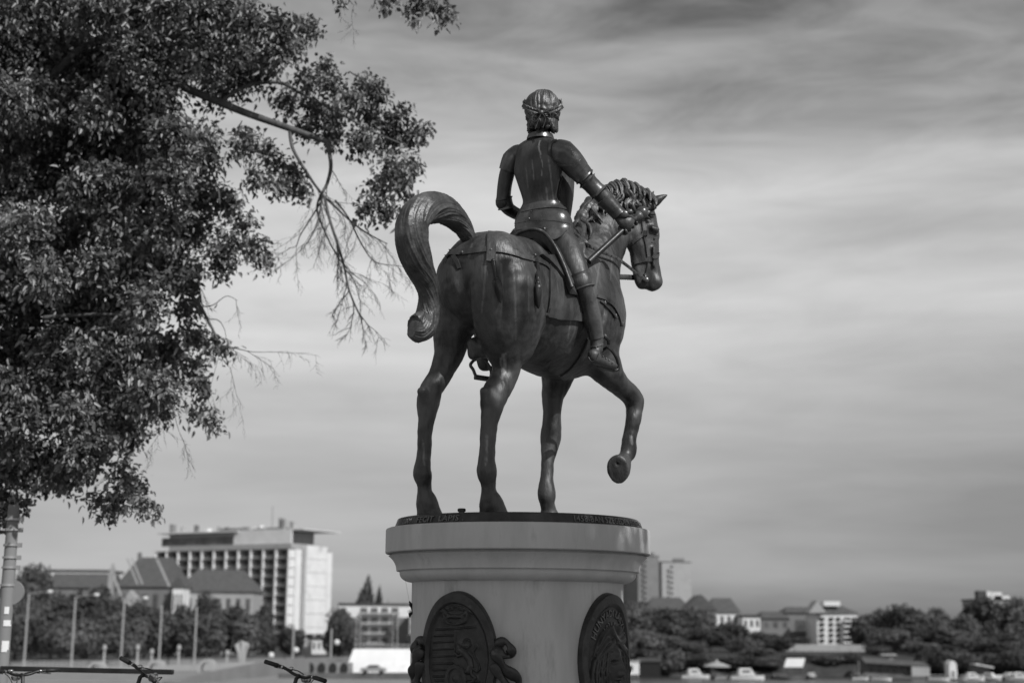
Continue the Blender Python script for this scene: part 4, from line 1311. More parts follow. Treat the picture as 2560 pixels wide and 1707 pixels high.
def wallrun(name, pts, z0s, z1s, th_, mat, label, cat='wall', cop=None):
    """wall through ground points with given bottoms and tops"""
    t = empty(name, (pts[0][0], pts[0][1], z0s[0]), label=label, cat=cat)
    mb = MB(t.location)
    for (a, b, za, zb, ta, tb) in zip(pts, pts[1:], z0s, z0s[1:], z1s, z1s[1:]):
        d = Vector((b[0] - a[0], b[1] - a[1], 0)).normalized(); n = Vector((-d.y, d.x, 0)) * th_ / 2
        A, B = Vector((a[0], a[1], 0)), Vector((b[0], b[1], 0))
        vs = [A - n + UP * za, A - n + UP * ta, A + n + UP * za, A + n + UP * ta, B - n + UP * zb, B - n + UP * tb, B + n + UP * zb, B + n + UP * tb]
        mb.hexa(vs)
    mb.build('wall_face', mat, t)
    if cop:
        mb = MB(t.location)
        for (a, b, ta, tb) in zip(pts, pts[1:], z1s, z1s[1:]):
            mb.bar((a[0], a[1], ta + .08), (b[0], b[1], tb + .08), th_ + .2, .15)
        mb.build('coping', cop, t)
    return t
# embankment wall (long light band low on the left) and the sloping ramp
wallrun('embankment_wall', [(X_(20, 214), 214), (X_(760, 214), 214)], [-5.2, -5.2], [Z_(20, 1654, 214), Z_(760, 1640, 214)], .8, M['conc'], 'long grey embankment wall running behind the lamp posts on the left', cop=M['conc_d'])
wallrun('parapet_wall', [(X_(60, 196), 196), (X_(640, 196), 196)], [-5.2, -5.2], [Z_(100, 1675, 196), Z_(640, 1654, 196)], .5, M['pale'], 'low pale parapet wall in front of the long embankment wall')
wallrun('ramp_wall', [(X_(420, 150), 150), (X_(560, 165), 165), (X_(700, 182), 182), (X_(885, 205), 205)], [-5.3] * 4, [Z_(430, 1704, 150), Z_(560, 1672, 165), Z_(700, 1646, 182), Z_(885, 1640, 205)], .7, M['grey'], 'grey sloping ramp wall rising towards the white trapezoid wall')
wallrun('quay_wall', [(X_(700, 172), 172), (X_(1060, 172), 172)], [-5.3] * 2, [Z_(700, 1682, 172), Z_(1060, 1680, 172)], .8, M['conc_d'], 'dark quay wall below the white trapezoid wall')
# dark openings of the quay arches
t = empty('arcade', (X_(780, 190), 190, -5), label='row of dark round openings beside the white trapezoid wall', cat='arcade')
mb = MB(t.location)
y0 = 190.0
mb.box((X_(790, y0), y0 + .5, (Z_(790, 1655, y0) + Z_(790, 1684, y0)) / 2), (X_(885, y0) - X_(700, y0), .8, Z_(790, 1655, y0) - Z_(790, 1684, y0)))
mb.build('wall_face', M['conc'], t)
for k in range(6):
    px = 722 + k * 28
    mb = MB(t.location)
    c = Vector((X_(px, y0), y0 - .02, Z_(px, 1670, y0)))
    vs = []; n_ = 14; w2 = .52; h2 = .75
    for yy in (0, .12):
        for q in range(n_): vs.append(c + Vector((w2 * math.cos(2 * math.pi * q / n_), yy, h2 * math.sin(2 * math.pi * q / n_))))
    mb.add(vs, [tuple(range(n_)), tuple(range(n_, 2 * n_))[::-1]] + [(q, (q + 1) % n_, n_ + (q + 1) % n_, n_ + q) for q in range(n_)])
    mb.build('opening', M['black'], t)
# white trapezoid wall
t = empty('white_wall', (X_(958, 196), 196, -5), label='broad white trapezoid-shaped wall standing left of the pedestal', cat='wall')
mb = MB(t.location)
yb = 196
P4 = [(X_(868, yb), yb - 2.2, -5.2), (X_(1046, yb), yb - 2.2, -5.2), (X_(1032, yb), yb, Z_(1032, 1621, yb)), (X_(884, yb), yb, Z_(884, 1621, yb))]
vs = [Vector(p) for p in P4] + [Vector((p[0], yb + 2.0, p[2])) for p in P4]
mb.add(vs, [(0, 1, 2, 3), (7, 6, 5, 4), (0, 4, 5, 1), (1, 5, 6, 2), (2, 6, 7, 3), (3, 7, 4, 0)])
mb.build('wall_face', M['white'], t)
mb = MB(t.location)
for k in range(15):
    x = X_(890 + k * 10, yb); z = Z_(890, 1621, yb)
    mb.box((x, yb, z + .28), (.12, .12, .56))
mb.box((X_(958, yb), yb, Z_(890, 1621, yb) + .6), (X_(1034, yb) - X_(884, yb), .14, .1))
mb.build('railing', M['metal_l'], t)

# ------------------------------------------------------------------ buildings
def wface(mb_, t, o, ax_, n, u0, u1, z0, z1, d=.06, inset=True):
    """flat box on a facade: o origin (world), ax_ facade direction, n outward normal"""
    a = o + ax_ * u0 + n * d; b = o + ax_ * u1 + n * d
    back = n * (-d - .02)
    vs = [Vector((a.x, a.y, z0)), Vector((a.x, a.y, z1)), Vector((a.x, a.y, z0)) + back, Vector((a.x, a.y, z1)) + back,
          Vector((b.x, b.y, z0)), Vector((b.x, b.y, z1)), Vector((b.x, b.y, z0)) + back, Vector((b.x, b.y, z1)) + back]
    mb_.hexa(vs)
# --- hotel
HYv = 372.0
corner = Vector((X_(728, HYv), HYv, 0))
ang = R_(30)
fa = Vector((-math.cos(ang), math.sin(ang), 0))     # along the long facade, away to the left
fe = Vector((math.sin(ang), math.cos(ang), 0))      # along the end wall, away
nl = Vector((-math.sin(ang), -math.cos(ang), 0)); ne = Vector((math.cos(ang), -math.sin(ang), 0))
ztop = Z_(728, 1366, HYv); zb = -4.9
def inter(px, o, d):
    r = ray(px, 1450); tx = r.x / r.y
    return (tx * o.y - o.x) / (d.x - tx * d.y)
Lf = inter(398, corner, fa); Le = inter(822, corner, fe)
hot = empty('hotel', (corner.x, corner.y, zb), label='ten-storey slab hotel with a balcony grid and a bright white end wall behind the trees', cat='hotel')
mb = MB(hot.location)
def prism(mb_, o, a1, l1, a2, l2, z0, z1, off=(0, 0)):
    o = o + a1 * off[0] + a2 * off[1]
    vs = []
    for p in (o, o + a2 * l2, o + a1 * l1, o + a1 * l1 + a2 * l2):
        vs += [Vector((p.x, p.y, z0)), Vector((p.x, p.y, z1))]
    mb_.hexa([vs[0], vs[1], vs[2], vs[3], vs[4], vs[5], vs[6], vs[7]])
prism(mb, corner, fa, Lf, fe, Le, zb, ztop - .4)
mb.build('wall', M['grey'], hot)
mb = MB(hot.location)
prism(mb, corner, fa, .6, fe, Le * .16, -1.0, ztop - .6, (-.55, .0))
prism(mb, corner, fa, 1.4, fe, Le * .58, -1.6, ztop + .5, (-1.5, Le * .22))
prism(mb, corner, fa, .6, fe, Le * .14, -6, ztop - .9, (-.9, Le * .86))
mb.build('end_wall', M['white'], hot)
for k in range(9):       # thin panel joints of the end wall
    mb = MB(hot.location); prism(mb, corner, ne, .04, fe, Le * .56, ztop - 3.0 - k * 3.5, ztop - 2.86 - k * 3.5, (1.5, Le * .23)); mb.build('panel_joint', M['pale'], hot)
rows = 9; zr = [ztop - .6 - k * (ztop - zb - 4) / rows for k in range(rows + 1)]
for k in range(rows + 1):
    mb = MB(hot.location); prism(mb, corner, fa, Lf + .4, nl, 2.05, zr[k] - .10, zr[k] + .10, (-.1, 0)); mb.build('balcony_slab', M['conc'], hot)
ncol = 11; cw = Lf / ncol
for c_ in range(ncol + 1):
    mb = MB(hot.location); prism(mb, corner, fa, .3, nl, 2.3, zr[-1], zr[0] - .17, (min(c_ * cw, Lf - .28), 0)); mb.build('balcony_fin', M['white'], hot)
for c_ in range(ncol):
    for k in range(rows):
        if k > 3 and c_ > 7: continue
        mb = MB(hot.location)
        wface(mb, hot, corner, fa, nl, c_ * cw + .55, (c_ + 1) * cw - .5, zr[k + 1] + .45, zr[k] - .5, .05)
        mb.build('window', M['curtain'], hot)
for k in range(rows):
    mb = MB(hot.location)
    prism(mb, corner, fa, Lf - .3, nl, .08, zr[k + 1] + .10, zr[k + 1] + .8, (.1, 1.40)); mb.build('balcony_front', M['grey'], hot)
mb = MB(hot.location)
zt = ztop
prism(mb, corner, fa, Lf - 4, fe, Le - 1, zt - .3, zt + 1.0, (1.5, .5))
prism(mb, corner, fa, Lf - 5, fe, Le - 4, zt + 1, zt + 4.2, (3.5, 1.5))
mb.build('penthouse', M['pale'], hot)
mb = MB(hot.location)
prism(mb, corner, fa, Lf * .62, fe, Le - 1, zt + 4.35, zt + 4.7, (Lf * .42, .2))
prism(mb, corner, fa, Lf * .30, fe, Le + 1, zt + 4.45, zt + 4.7, (-2.0, 1.0))
mb.build('roof', M['white'], hot)
mb = MB(hot.location)
prism(mb, corner, fa, Lf * .42, fe, .5, zt + 1.0, zt + 4.7, (Lf * .04, .8)); mb.build('fascia', M['white'], hot)
mb = MB(hot.location)
prism(mb, corner, fa, Lf * .55, fe, .4, zt + 1.0, zt + 3.3, (Lf * .47, 1.2)); mb.build('window', M['curtain'], hot)
for (f0, l_, h0, hh_, mt) in ((.29, .8, 4.7, 2.3, 'white'), (.34, 1.1, 4.7, 1.9, 'white'), (.60, .5, 4.7, 2.4, 'pale'), (.68, 1.0, 4.7, 1.9, 'white'), (.17, 3.0, 4.7, 1.6, 'grey'), (.05, 1.2, 4.7, 3.0, 'pale'), (.11, 1.0, 4.7, 3.6, 'pale'), (.14, .7, 4.7, 4.0, 'conc'), (.24, 4.5, 4.7, 1.6, 'pale'), (.38, 2.2, 4.7, 2.0, 'metal_l'), (.44, 7.0, 4.7, 1.8, 'grey'), (.52, 1.6, 4.7, 2.2, 'pale'), (.78, .35, 4.7, 3.0, 'metal'), (.88, .5, 4.7, 2.6, 'pale'), (.96, .9, 4.7, 3.4, 'conc')):
    mb = MB(hot.location); prism(mb, corner, fa, l_, fe, 1.6, zt + h0, zt + h0 + hh_ - 1, (Lf * f0, 2)); mb.build('roof_unit', M[mt], hot)
mb = MB(hot.location)
pm = corner + fa * (Lf * .22) + fe * 3
mb.tube([Vector((pm.x, pm.y, zt + 4.7)), Vector((pm.x, pm.y, zt + 11))], .12, 6); mb.build('mast', M['metal_l'], hot)
mb = MB(hot.location)
wl = corner + ne * .0
for k in range(3):
    mb = MB(hot.location); prism(mb, corner, fa, .5, fe, .8, -5, -1.6, (-1.4, Le * (.25 + .25 * k))); mb.build('pillar', M['pale'], hot)

def block(name, px0, px1, py_top, Y, zb, depth, mat, label, cat='building', rows=0, cols=0, roof=None, turn=0.0, rise=0.0, wmat='curtain', ridge='x', eave=.4, chim=0):
    x0, x1 = X_(px0, Y), X_(px1, Y); zt = Z_((px0 + px1) / 2, py_top, Y)
    W = x1 - x0; cx = (x0 + x1) / 2
    t = empty(name, (cx, Y, zb), label=label, cat=cat)
    R3 = Matrix.Rotation(turn, 3, 'Z')
    T = lambda x, y, z: Vector((cx, Y, 0)) + R3 @ Vector((x, y, 0)) + UP * z
    def bx(mb_, xa, xb, ya, yb_, za, zb_):
        mb_.hexa([T(x, y, z) for x in (xa, xb) for y in (ya, yb_) for z in (za, zb_)])
    mb = MB(t.location); bx(mb, -W / 2, W / 2, 0, depth, zb - 1.5, zt); mb.build('wall', M[mat], t)
    mb = MB(t.location)
    if roof == 'flat':
        bx(mb, -W / 2 - .25, W / 2 + .25, -.25, depth + .25, zt, zt + .45); mb.build('roof', M['roof2'], t)
    elif roof in ('gable', 'hip'):
        e = eave; h = rise
        if ridge == 'x':
            i_ = 0 if roof == 'gable' else min(W * .22, depth * .5)
            vs = [T(-W / 2 - e, -e, zt), T(W / 2 + e, -e, zt), T(W / 2 + e, depth + e, zt), T(-W / 2 - e, depth + e, zt), T(-W / 2 - e + i_, depth / 2, zt + h), T(W / 2 + e - i_, depth / 2, zt + h)]
            mb.add(vs, [(0, 1, 5, 4), (2, 3, 4, 5), (1, 2, 5), (3, 0, 4), (3, 2, 1, 0)])
        else:
            vs = [T(-W / 2 - e, -e, zt), T(W / 2 + e, -e, zt), T(W / 2 + e, depth + e, zt), T(-W / 2 - e, depth + e, zt), T(0, -e, zt + h), T(0, depth + e, zt + h)]
            mb.add(vs, [(1, 2, 5, 4), (3, 0, 4, 5), (0, 1, 4), (2, 3, 5), (3, 2, 1, 0)])
        mb.build('roof', M['roof'], t)
    for k in range(chim):
        mb = MB(t.location); xx = -W * .3 + k * W * .5
        bx(mb, xx - .35, xx + .35, depth * .45, depth * .45 + .7, zt + rise * .6, zt + rise + 1.0); mb.build('chimney', M['grey'], t)
    if rows and cols:
        H = zt - zb
        for r in range(rows):
            for c_ in range(cols):
                ww = W / cols * .46; hh = H / rows * .45
                xc = -W / 2 + W * (c_ + .5) / cols; zc = zb + H * (r + .55) / rows
                mb = MB(t.location); bx(mb, xc - ww / 2, xc + ww / 2, -.05, .02, zc - hh / 2, zc + hh / 2); mb.build('window', M[wmat], t)
    return t
# left: gabled hall, its wing, long flat block, lower wing
block('gabled_hall', 282, 428, 1466, 300, -4.6, 11, 'grey', 'steep-roofed grey hall with a stepped white gable left of the slab hotel', rows=2, cols=5, roof='hip', rise=6.3, ridge='x', turn=-.12, chim=1)
t = bpy.data.objects['gabled_hall']
for (px, top, w_) in ((274, 1432, .9), (440, 1470, 1.0)):
    mb = MB(t.location); x = X_(px, 298)
    zt_ = Z_(px, top, 298)
    mb.box((x, 297, (zt_ - 5) / 2), (w_ * .9, 3, zt_ + 5)); mb.box((x, 297, zt_ + .5), (w_ * .7, 2, 1.2)); mb.box((x, 297, zt_ + 1.4), (w_ * .4, 1, 1.0))
    o = mb.build('gable_pier', M['pale'], t)
    o.location = (0, 0, 0)
mb = MB(t.location); 
for px in (318, 330):
    a = at(px, 1395, 293.5); b = at(px + 26, 1460, 293.5); mb.bar(a, b, .5, .25)
for (a_, b_) in (((392, 1396), (424, 1466)), ((284, 1440), (312, 1512))):
    mb.bar(at(a_[0], a_[1], 292.5), at(b_[0], b_[1], 292.5), .9, .3)
mb.build('verge_board', M['pale'], t)
mb = MB(t.location)
q0, q1, q2, q3, q4 = [at(a, b, 291.5) for a, b in ((308, 1545), (342, 1545), (340, 1500), (325, 1474), (310, 1500))]
dv = Vector((0, 4, 0))
mb.add([q0, q1, q2, q3, q4] + [v + dv for v in (q0, q1, q2, q3, q4)], [(0, 1, 2, 3, 4), (9, 8, 7, 6, 5), (0, 5, 6, 1), (1, 6, 7, 2), (2, 7, 8, 3), (3, 8, 9, 4), (4, 9, 5, 0)])
mb.build('gable_front', M['pale'], t)
block('long_flat_block', 112, 262, 1428, 340, -4.4, 12, 'white', 'long low white flat-roofed block left of the steep-roofed hall', rows=2, cols=9, roof='flat')
block('red_roof_house', 108, 262, 1468, 312, -4.6, 12, 'grey', 'house with a plain sloping tile roof in front of the long white block', rows=1, cols=5, roof='gable', rise=3.2)
block('low_wing', 432, 628, 1478, 292, -4.7, 12, 'pale', 'low wing with a long hipped tile roof in front of the hotel balconies', rows=2, cols=8, roof='hip', rise=4.6, chim=0)
block('small_pale_pavilion', 425, 452, 1466, 286, -4.7, 6, 'white', 'small white pavilion with tall windows between the hall and the low wing', rows=2, cols=3, roof='gable', rise=2.2, ridge='y')
block('entrance_pavilion', 780, 816, 1597, 300, -4.9, 5, 'white', 'small white entrance pavilion at the foot of the bright end wall', rows=1, cols=3, roof='flat')
# middle: white flats left of the pedestal
t = block('white_flats', 845, 1062, 1512, 330, -4.6, 12, 'white', 'low white apartment block with stacked dark balconies left of the pedestal', cat='apartments', roof='flat')
for r in range(4):
    for c_ in range(8):
        if (c_ in (1, 6) and r < 3): continue
        px = 858 + c_ * 26; py = 1524 + r * 25
        mb = MB(t.location); a = at(px, py, 329.8); mb.box((a.x, 329.9, a.z), (1.5, .3, 1.0)); mb.build('window', M['curtain'], t)
        mb = MB(t.location); mb.box((a.x, 329.2, a.z - .75), (2.0, 1.3, .5)); mb.build('balcony', M['pale'], t)
for px, w_ in ((880, 30), (1015, 48)):
    mb = MB(t.location); a = at(px, 1590, 327); mb.box((a.x, 327.5, a.z), (w_ / FPX * 327, 4.5, 8.4)); mb.build('annexe', M['grey'], t)
block('corner_flats', 1022, 1066, 1530, 316, -4.7, 9, 'pale', 'narrow pale apartment block touching the left edge of the pedestal', cat='apartments', rows=4, cols=3, roof='flat')
# right bank: twin towers
for (nm, a, b, top, Y, lab, mt) in (('tower_block', 1594, 1652, 1390, 900, 'left and taller of the two grey tower blocks right of the pedestal', 'grey'), ('tower_block', 1655, 1732, 1405, 912, 'right and slightly lower of the two grey tower blocks', 'pale'), ('tower_block', 1556, 1592, 1402, 930, 'pale tower block partly hidden by the pedestal cap beside the twin towers', 'pale')):
    t = block(nm, a, b, top, Y, -2, 18, mt, lab, cat='tower block', roof='flat', turn=.35 if mt == 'grey' else .2)
    zt_ = Z_(a, top, Y); x0, x1 = X_(a, Y), X_(b, Y)
    for r in range(12):
        mb = MB(t.location)
        mb.box(((x0 + x1) / 2 - (x1 - x0) * .18, Y - 3.2, zt_ - 3 - r * 3.3), (1.6, .6, 1.5)); mb.build('window', M['glass'], t)
    mb = MB(t.location); mb.box(((x0 + x1) / 2 + (x1 - x0) * .1, Y + 4, zt_ + 1.3), ((x1 - x0) * .35, 6, 2.6)); mb.build('lift_housing', M['grey'], t)
RB = -3.0
block('long_dark_roof_house', 1620, 1730, 1524, 332, RB, 14, 'grey', 'long grey house with a dark hipped roof below the twin towers', rows=1, cols=6, roof='hip', rise=3.0)
block('gable_end_house', 1718, 1792, 1524, 322, RB, 14, 'grey', 'grey house showing a broad gable end with one small window', roof='gable', rise=3.4, ridge='y', rows=1, cols=1)
block('wide_roof_house', 1780, 1850, 1530, 326, RB, 12, 'white', 'white house with a large dark sloping roof beside the gable end', roof='hip', rise=3.3, rows=2, cols=4)
block('small_flat_house', 1573, 1628, 1508, 345, RB, 10, 'grey', 'small grey flat-roofed house right behind the pedestal edge', roof='flat', rows=2, cols=4)
block('bright_white_house', 1858, 1902, 1541, 318, RB, 8, 'white', 'square bright white house between the dark roofs and the grey villa', roof='flat', rows=2, cols=3)
block('grey_villa', 1905, 1975, 1545, 330, RB, 12, 'grey', 'low grey villa with a plain front right of the bright white house', roof='hip', rise=1.6, rows=2, cols=3)
block('grey_flats', 1968, 2046, 1531, 338, RB, 12, 'grey', 'grey block with a round dormer left of the white balconied flats', roof='hip', rise=1.4, rows=1, cols=1, cat='apartments')
t = block('white_balcony_flats', 2044, 2146, 1532, 322, RB, 12, 'white', 'tall white balconied apartment block with a pale gable, right bank', roof=None, cat='apartments')
mb = MB(t.location)
a0, a1, a2 = at(2022, 1528, 323), at(2062, 1500, 328), at(2098, 1502, 330)
zt_ = Z_(2095, 1532, 322)
vs = [Vector((X_(2030, 322), 321.6, zt_)), Vector((X_(2150, 322), 321.6, zt_)), Vector((X_(2150, 322), 334.5, zt_)), Vector((X_(2030, 322), 334.5, zt_)), Vector((X_(2058, 322), 328, zt_ + 2.4)), Vector((X_(2105, 322), 328, zt_ + 2.4))]
mb.add(vs, [(0, 1, 5, 4), (1, 2, 5), (2, 3, 4, 5), (3, 0, 4), (3, 2, 1, 0)]); mb.build('roof', M['roof'], t)
mb = MB(t.location)
g0, g1, g2 = at(2022, 1531, 319), at(2066, 1531, 319), at(2044, 1500, 319)
mb.add([g0, g1, g2, g0 + Vector((0, 6, 0)), g1 + Vector((0, 6, 0)), g2 + Vector((0, 6, 0))], [(0, 1, 2), (5, 4, 3), (0, 3, 4, 1), (1, 4, 5, 2), (2, 5, 3, 0)]); mb.build('gable', M['pale'], t)
mb = MB(t.location); q = at(2078, 1508, 324); mb.box(q, (3.6, 2, 1.0)); mb.build('dormer', M['white'], t)
for r in range(5):
    for px, w_ in ((2055, 1.0), (2078, .9), (2096, .9), (2118, 1.5), (2137, 1.2)):
        mb = MB(t.location); a = at(px, 1546 + r * 13.5, 321.9); mb.box((a.x, 321.9, a.z), (w_, .4, .62)); mb.build('window', M['glass'], t)
    for px, w_ in ((2120, 2.2), (2138, 1.8)):
        mb = MB(t.location); a = at(px, 1551 + r * 13.5, 321.3); mb.box((a.x, 321.3, a.z), (w_, 1.2, .35)); mb.build('balcony', M['white'], t)
block('rooftop_hotel', 2448, 2522, 1500, 420, RB, 14, 'pale', 'pale tower rising over the trees near the right edge', roof='flat', rows=5, cols=5, cat='building')
t = bpy.data.objects['rooftop_hotel']
for px, w_, h_, mt in ((2462, 2.2, 2.4, 'roof2'), (2480, 1.2, 2.2, 'white'), (2500, 3.0, 2.0, 'white'), (2512, 4.5, 1.0, 'white')):
    mb = MB(t.location); x = X_(px, 424); z = Z_(2485, 1500, 420) + .45; mb.box((x, 426, z + h_ / 2), (w_, 3, h_)); mb.build('roof_unit', M[mt], t)
# retaining wall on the right bank
wallrun('river_wall', [(X_(1958, 285), 285), (X_(2168, 285), 285)], [-4.5, -4.8], [Z_(1958, 1609, 285), Z_(2168, 1611, 285)], .7, M['pale'], 'pale retaining wall on the far bank below the white balconied flats')

# ------------------------------------------------------------------ background trees
def crown_mesh(seed, n=1500, elong=1.0, leafsz=.16, lobes=11):
    r_ = np.random.default_rng(seed)
    L = []
    for k in range(lobes):
        a = r_.uniform(0, 2 * math.pi); e = r_.uniform(-.6, .75)
        rad = r_.uniform(.30, .62) * (1 - .25 * abs(e))
        L.append((math.cos(a) * rad, math.sin(a) * rad, e * .72, r_.uniform(.28, .46)))
    L.append((0, 0, 0, .62))
    cs = np.array(L)
    idx = r_.choice(len(cs), n, p=(cs[:, 3] ** 2) / (cs[:, 3] ** 2).sum())
    d = r_.normal(size=(n, 3)); d /= np.linalg.norm(d, axis=1)[:, None]
    rr = cs[idx, 3] * r_.uniform(.45, 1.16, n) * (1 + .12 * np.sin(d[:, 0] * 9 + idx) * np.cos(d[:, 2] * 8))
    c = cs[idx, :3] + d * rr[:, None]
    nrm = d + r_.normal(size=(n, 3)) * .6; nrm /= np.linalg.norm(nrm, axis=1)[:, None]
    t1 = np.cross(nrm, r_.normal(size=(n, 3))); t1 /= np.linalg.norm(t1, axis=1)[:, None]
    t2 = np.cross(nrm, t1)
    s = leafsz * r_.uniform(.5, 1.2, n)[:, None]
    V = np.stack([c - t1 * s - t2 * s * .6, c + t1 * s * .8 - t2 * s * .7, c + t1 * s + t2 * s * .6, c - t1 * s * .7 + t2 * s * .8], 1).reshape(-1, 3)
    V[:, 2] *= elong
    F = np.arange(4 * n).reshape(-1, 4)
    me = bpy.data.meshes.new('crown')
    me.vertices.add(len(V)); me.vertices.foreach_set('co', V.astype(np.float32).ravel())
    me.loops.add(4 * n); me.loops.foreach_set('vertex_index', F.astype(np.int32).ravel())
    me.polygons.add(n); me.polygons.foreach_set('loop_start', np.arange(0, 4 * n, 4, dtype=np.int32)); me.polygons.foreach_set('loop_total', np.full(n, 4, dtype=np.int32))
    me.update(calc_edges=True)
    return me
CR = {}
for k in range(5):
    for mt in ('crown_a', 'crown_b', 'crown_c'):
        if k == 0 or mt == 'crown_a': base_ = None
        me = crown_mesh(40 + k, 7000, leafsz=.062, lobes=20); me.materials.append(M[mt]); CR[(k, mt)] = me
POP = crown_mesh(90, 1100, 2.1, .15, 14); POP.materials.append(M['crown_a'])
def trunk_mesh():
    mb = MB()
    mb.tube([(0, 0, 0), (.05, 0, .35), (-.03, .04, .7), (.02, 0, 1.0)], [.055, .042, .03, .012], 8)
    for a in (0, 2.1, 4.2):
        mb.tube([(0, 0, .5), (math.cos(a) * .2, math.sin(a) * .2, .8), (math.cos(a) * .32, math.sin(a) * .32, 1.0)], [.026, .016, .006], 6)
    o = mb.build('trunk', M['bark'], None, smooth=True); me = o.data; bpy.data.objects.remove(o); return me
TM = trunk_mesh()
def bgtree(px, py_top, Y, wpx, zb, k, mt, label, name='broadleaf_tree', bottom=.0, me=None, group=None):
    x = X_(px, Y); zt = Z_(px, py_top, Y); H = max(zt - zb, 2)
    W = wpx / FPX * Y / 2 * 1.16
    t = empty(name, (x, Y, zb), label=label, cat='tree', group=group)
    ch_ = H * (1 - bottom) / 2
    c = bpy.data.objects.new('crown', me or CR[(k % 5, mt)]); C.objects.link(c); c.parent = t
    c.location = (0, 0, zt - zb - ch_); zz = .95 if not me else .95 * 2.1
    c.scale = (W / .88, W / .88, ch_ / zz); c.rotation_euler = (0, 0, k * 1.7)
    u = bpy.data.objects.new('trunk', TM); C.objects.link(u); u.parent = t
    u.scale = (H * .5, H * .5, H * .75)
    return t
LT = [  # px, top, Y, width, kind, label
 (75, 1398, 262, 92, 'crown_a', 'tall round dark tree beside the banded pole at the left edge'),
 (38, 1440, 236, 70, 'crown_a', 'dark tree standing just behind the banded pole'),
 (60, 1500, 228, 90, 'crown_b', 'bushy tree at the foot of the leftmost lamp post'),
 (128, 1478, 240, 100, 'crown_a', 'broad tree between the leftmost and the second lamp post'),
 (150, 1540, 226, 110, 'crown_b', 'low tree in front of the broad one, left of the second lamp post'),
 (210, 1462, 246, 100, 'crown_a', 'tree under the sloping tile roof, right of the second lamp post'),
 (262, 1462, 250, 84, 'crown_a', 'tree hiding the foot of the steep-roofed hall'),
 (240, 1535, 228, 110, 'crown_b', 'low tree before the hall, left of the third lamp post'),
 (318, 1530, 232, 96, 'crown_b', 'paler tree just right of the third lamp post'),
 (360, 1500, 240, 92, 'crown_a', 'dark tree below the small white pavilion'),
 (405, 1515, 236, 90, 'crown_b', 'tree between the fourth and fifth lamp posts'),
 (450, 1508, 244, 90, 'crown_a', 'tree in front of the low wing, beneath its left end'),
 (515, 1472, 256, 60, 'crown_a', 'tree top poking over the long hipped roof'),
 (500, 1530, 232, 110, 'crown_b', 'wide tree in front of the low wing, right of the fifth lamp post'),
 (560, 1510, 242, 96, 'crown_a', 'dark tree beneath the right end of the low wing'),
 (612, 1530, 240, 84, 'crown_b', 'tree covering the lower left balconies of the hotel'),
 (655, 1506, 246, 64, 'crown_a', 'slim tree against the middle hotel balconies'),
 (730, 1562, 244, 64, 'crown_a', 'small round dark tree at the corner of the hotel'),
 (848, 1520, 262, 74, 'crown_a', 'dark tree just right of the bright end wall'),
 (878, 1545, 255, 60, 'crown_b', 'tree in front of the white flats, left part'),
 (1035, 1580, 262, 50, 'crown_a', 'small tree beside the left edge of the pedestal')]
for k, (px, pt, Y, wd, mt, lab) in enumerate(LT):
    bgtree(px, pt, Y, wd, float(gz(X_(px, Y), Y)), k, mt, lab, group='trees along the left bank')
bgtree(908, 1436, 380, 42, -4.5, 2, 'crown_a', 'taller of the two slender trees above the white flats', 'slender_tree', .02, POP)
bgtree(946, 1458, 385, 20, -4.5, 5, 'crown_a', 'thinner of the two slender trees above the white flats', 'slender_tree', .02, POP)
RT = [
 (1590, 1505, 272, 96, 'crown_b', 'tree touching the right edge of the pedestal'),
 (1600, 1570, 258, 90, 'crown_c', 'pale willow-like tree by the right edge of the pedestal'),
 (1655, 1512, 278, 90, 'crown_a', 'tree below the small flat-roofed house'),
 (1660, 1580, 262, 80, 'crown_b', 'low tree right of the pale willow-like tree'),
 (1705, 1530, 276, 90, 'crown_a', 'dark tree below the long dark roof'),
 (1748, 1515, 284, 80, 'crown_b', 'tree in front of the broad gable end'),
 (1775, 1570, 268, 90, 'crown_a', 'tree at the foot of the gable-end house'),
 (1832, 1552, 280, 80, 'crown_a', 'dark tree below the wide-roofed white house'),
 (1850, 1590, 266, 90, 'crown_b', 'low tree beneath the bright white house'),
 (1908, 1576, 276, 84, 'crown_a', 'tree in front of the grey villa'),
 (1940, 1590, 268, 66, 'crown_a', 'round dark tree left of the pale retaining wall'),
 (1990, 1590, 292, 60, 'crown_a', 'small tree above the left end of the retaining wall'),
 (2158, 1530, 300, 70, 'crown_b', 'tree just right of the white balconied flats'),
 (2200, 1520, 300, 90, 'crown_b', 'tree above the right end of the retaining wall'),
 (2255, 1508, 292, 110, 'crown_a', 'tall dark tree over the boathouse roof'),
 (2230, 1570, 274, 120, 'crown_b', 'spreading tree directly behind the boathouse'),
 (2330, 1525, 292, 110, 'crown_b', 'broad tree right of the tall dark one over the boathouse'),
 (2345, 1512, 300, 50, 'crown_a', 'pointed tree top between two broad crowns'),
 (2300, 1600, 262, 80, 'crown_c', 'pale bush by the water right of the boathouse'),
 (2395, 1560, 286, 90, 'crown_a', 'dark tree left of the tower over the trees'),
 (2420, 1535, 280, 70, 'crown_b', 'loose tree beneath the left side of the tower'),
 (2470, 1490, 288, 110, 'crown_a', 'tallest dark tree below the tower near the right edge'),
 (2440, 1590, 268, 90, 'crown_b', 'low tree behind the moored white boats'),
 (2530, 1500, 286, 110, 'crown_b', 'big tree at the right edge of the photo'),
 (2510, 1575, 270, 100, 'crown_a', 'low dark tree near the right edge above the boats'),
 (2580, 1480, 296, 110, 'crown_a', 'tree cut by the right edge of the photo'),
 (1985, 1632, 258, 90, 'crown_a', 'low bush on the slope under the left end of the retaining wall'), (2060, 1636, 256, 110, 'crown_b', 'low bush on the slope under the middle of the retaining wall'), (2125, 1630, 257, 90, 'crown_a', 'low bush on the slope between the retaining wall and the boathouse'),
 (2360, 1610, 264, 70, 'crown_a', 'dark bush above the small round-topped white boat')]
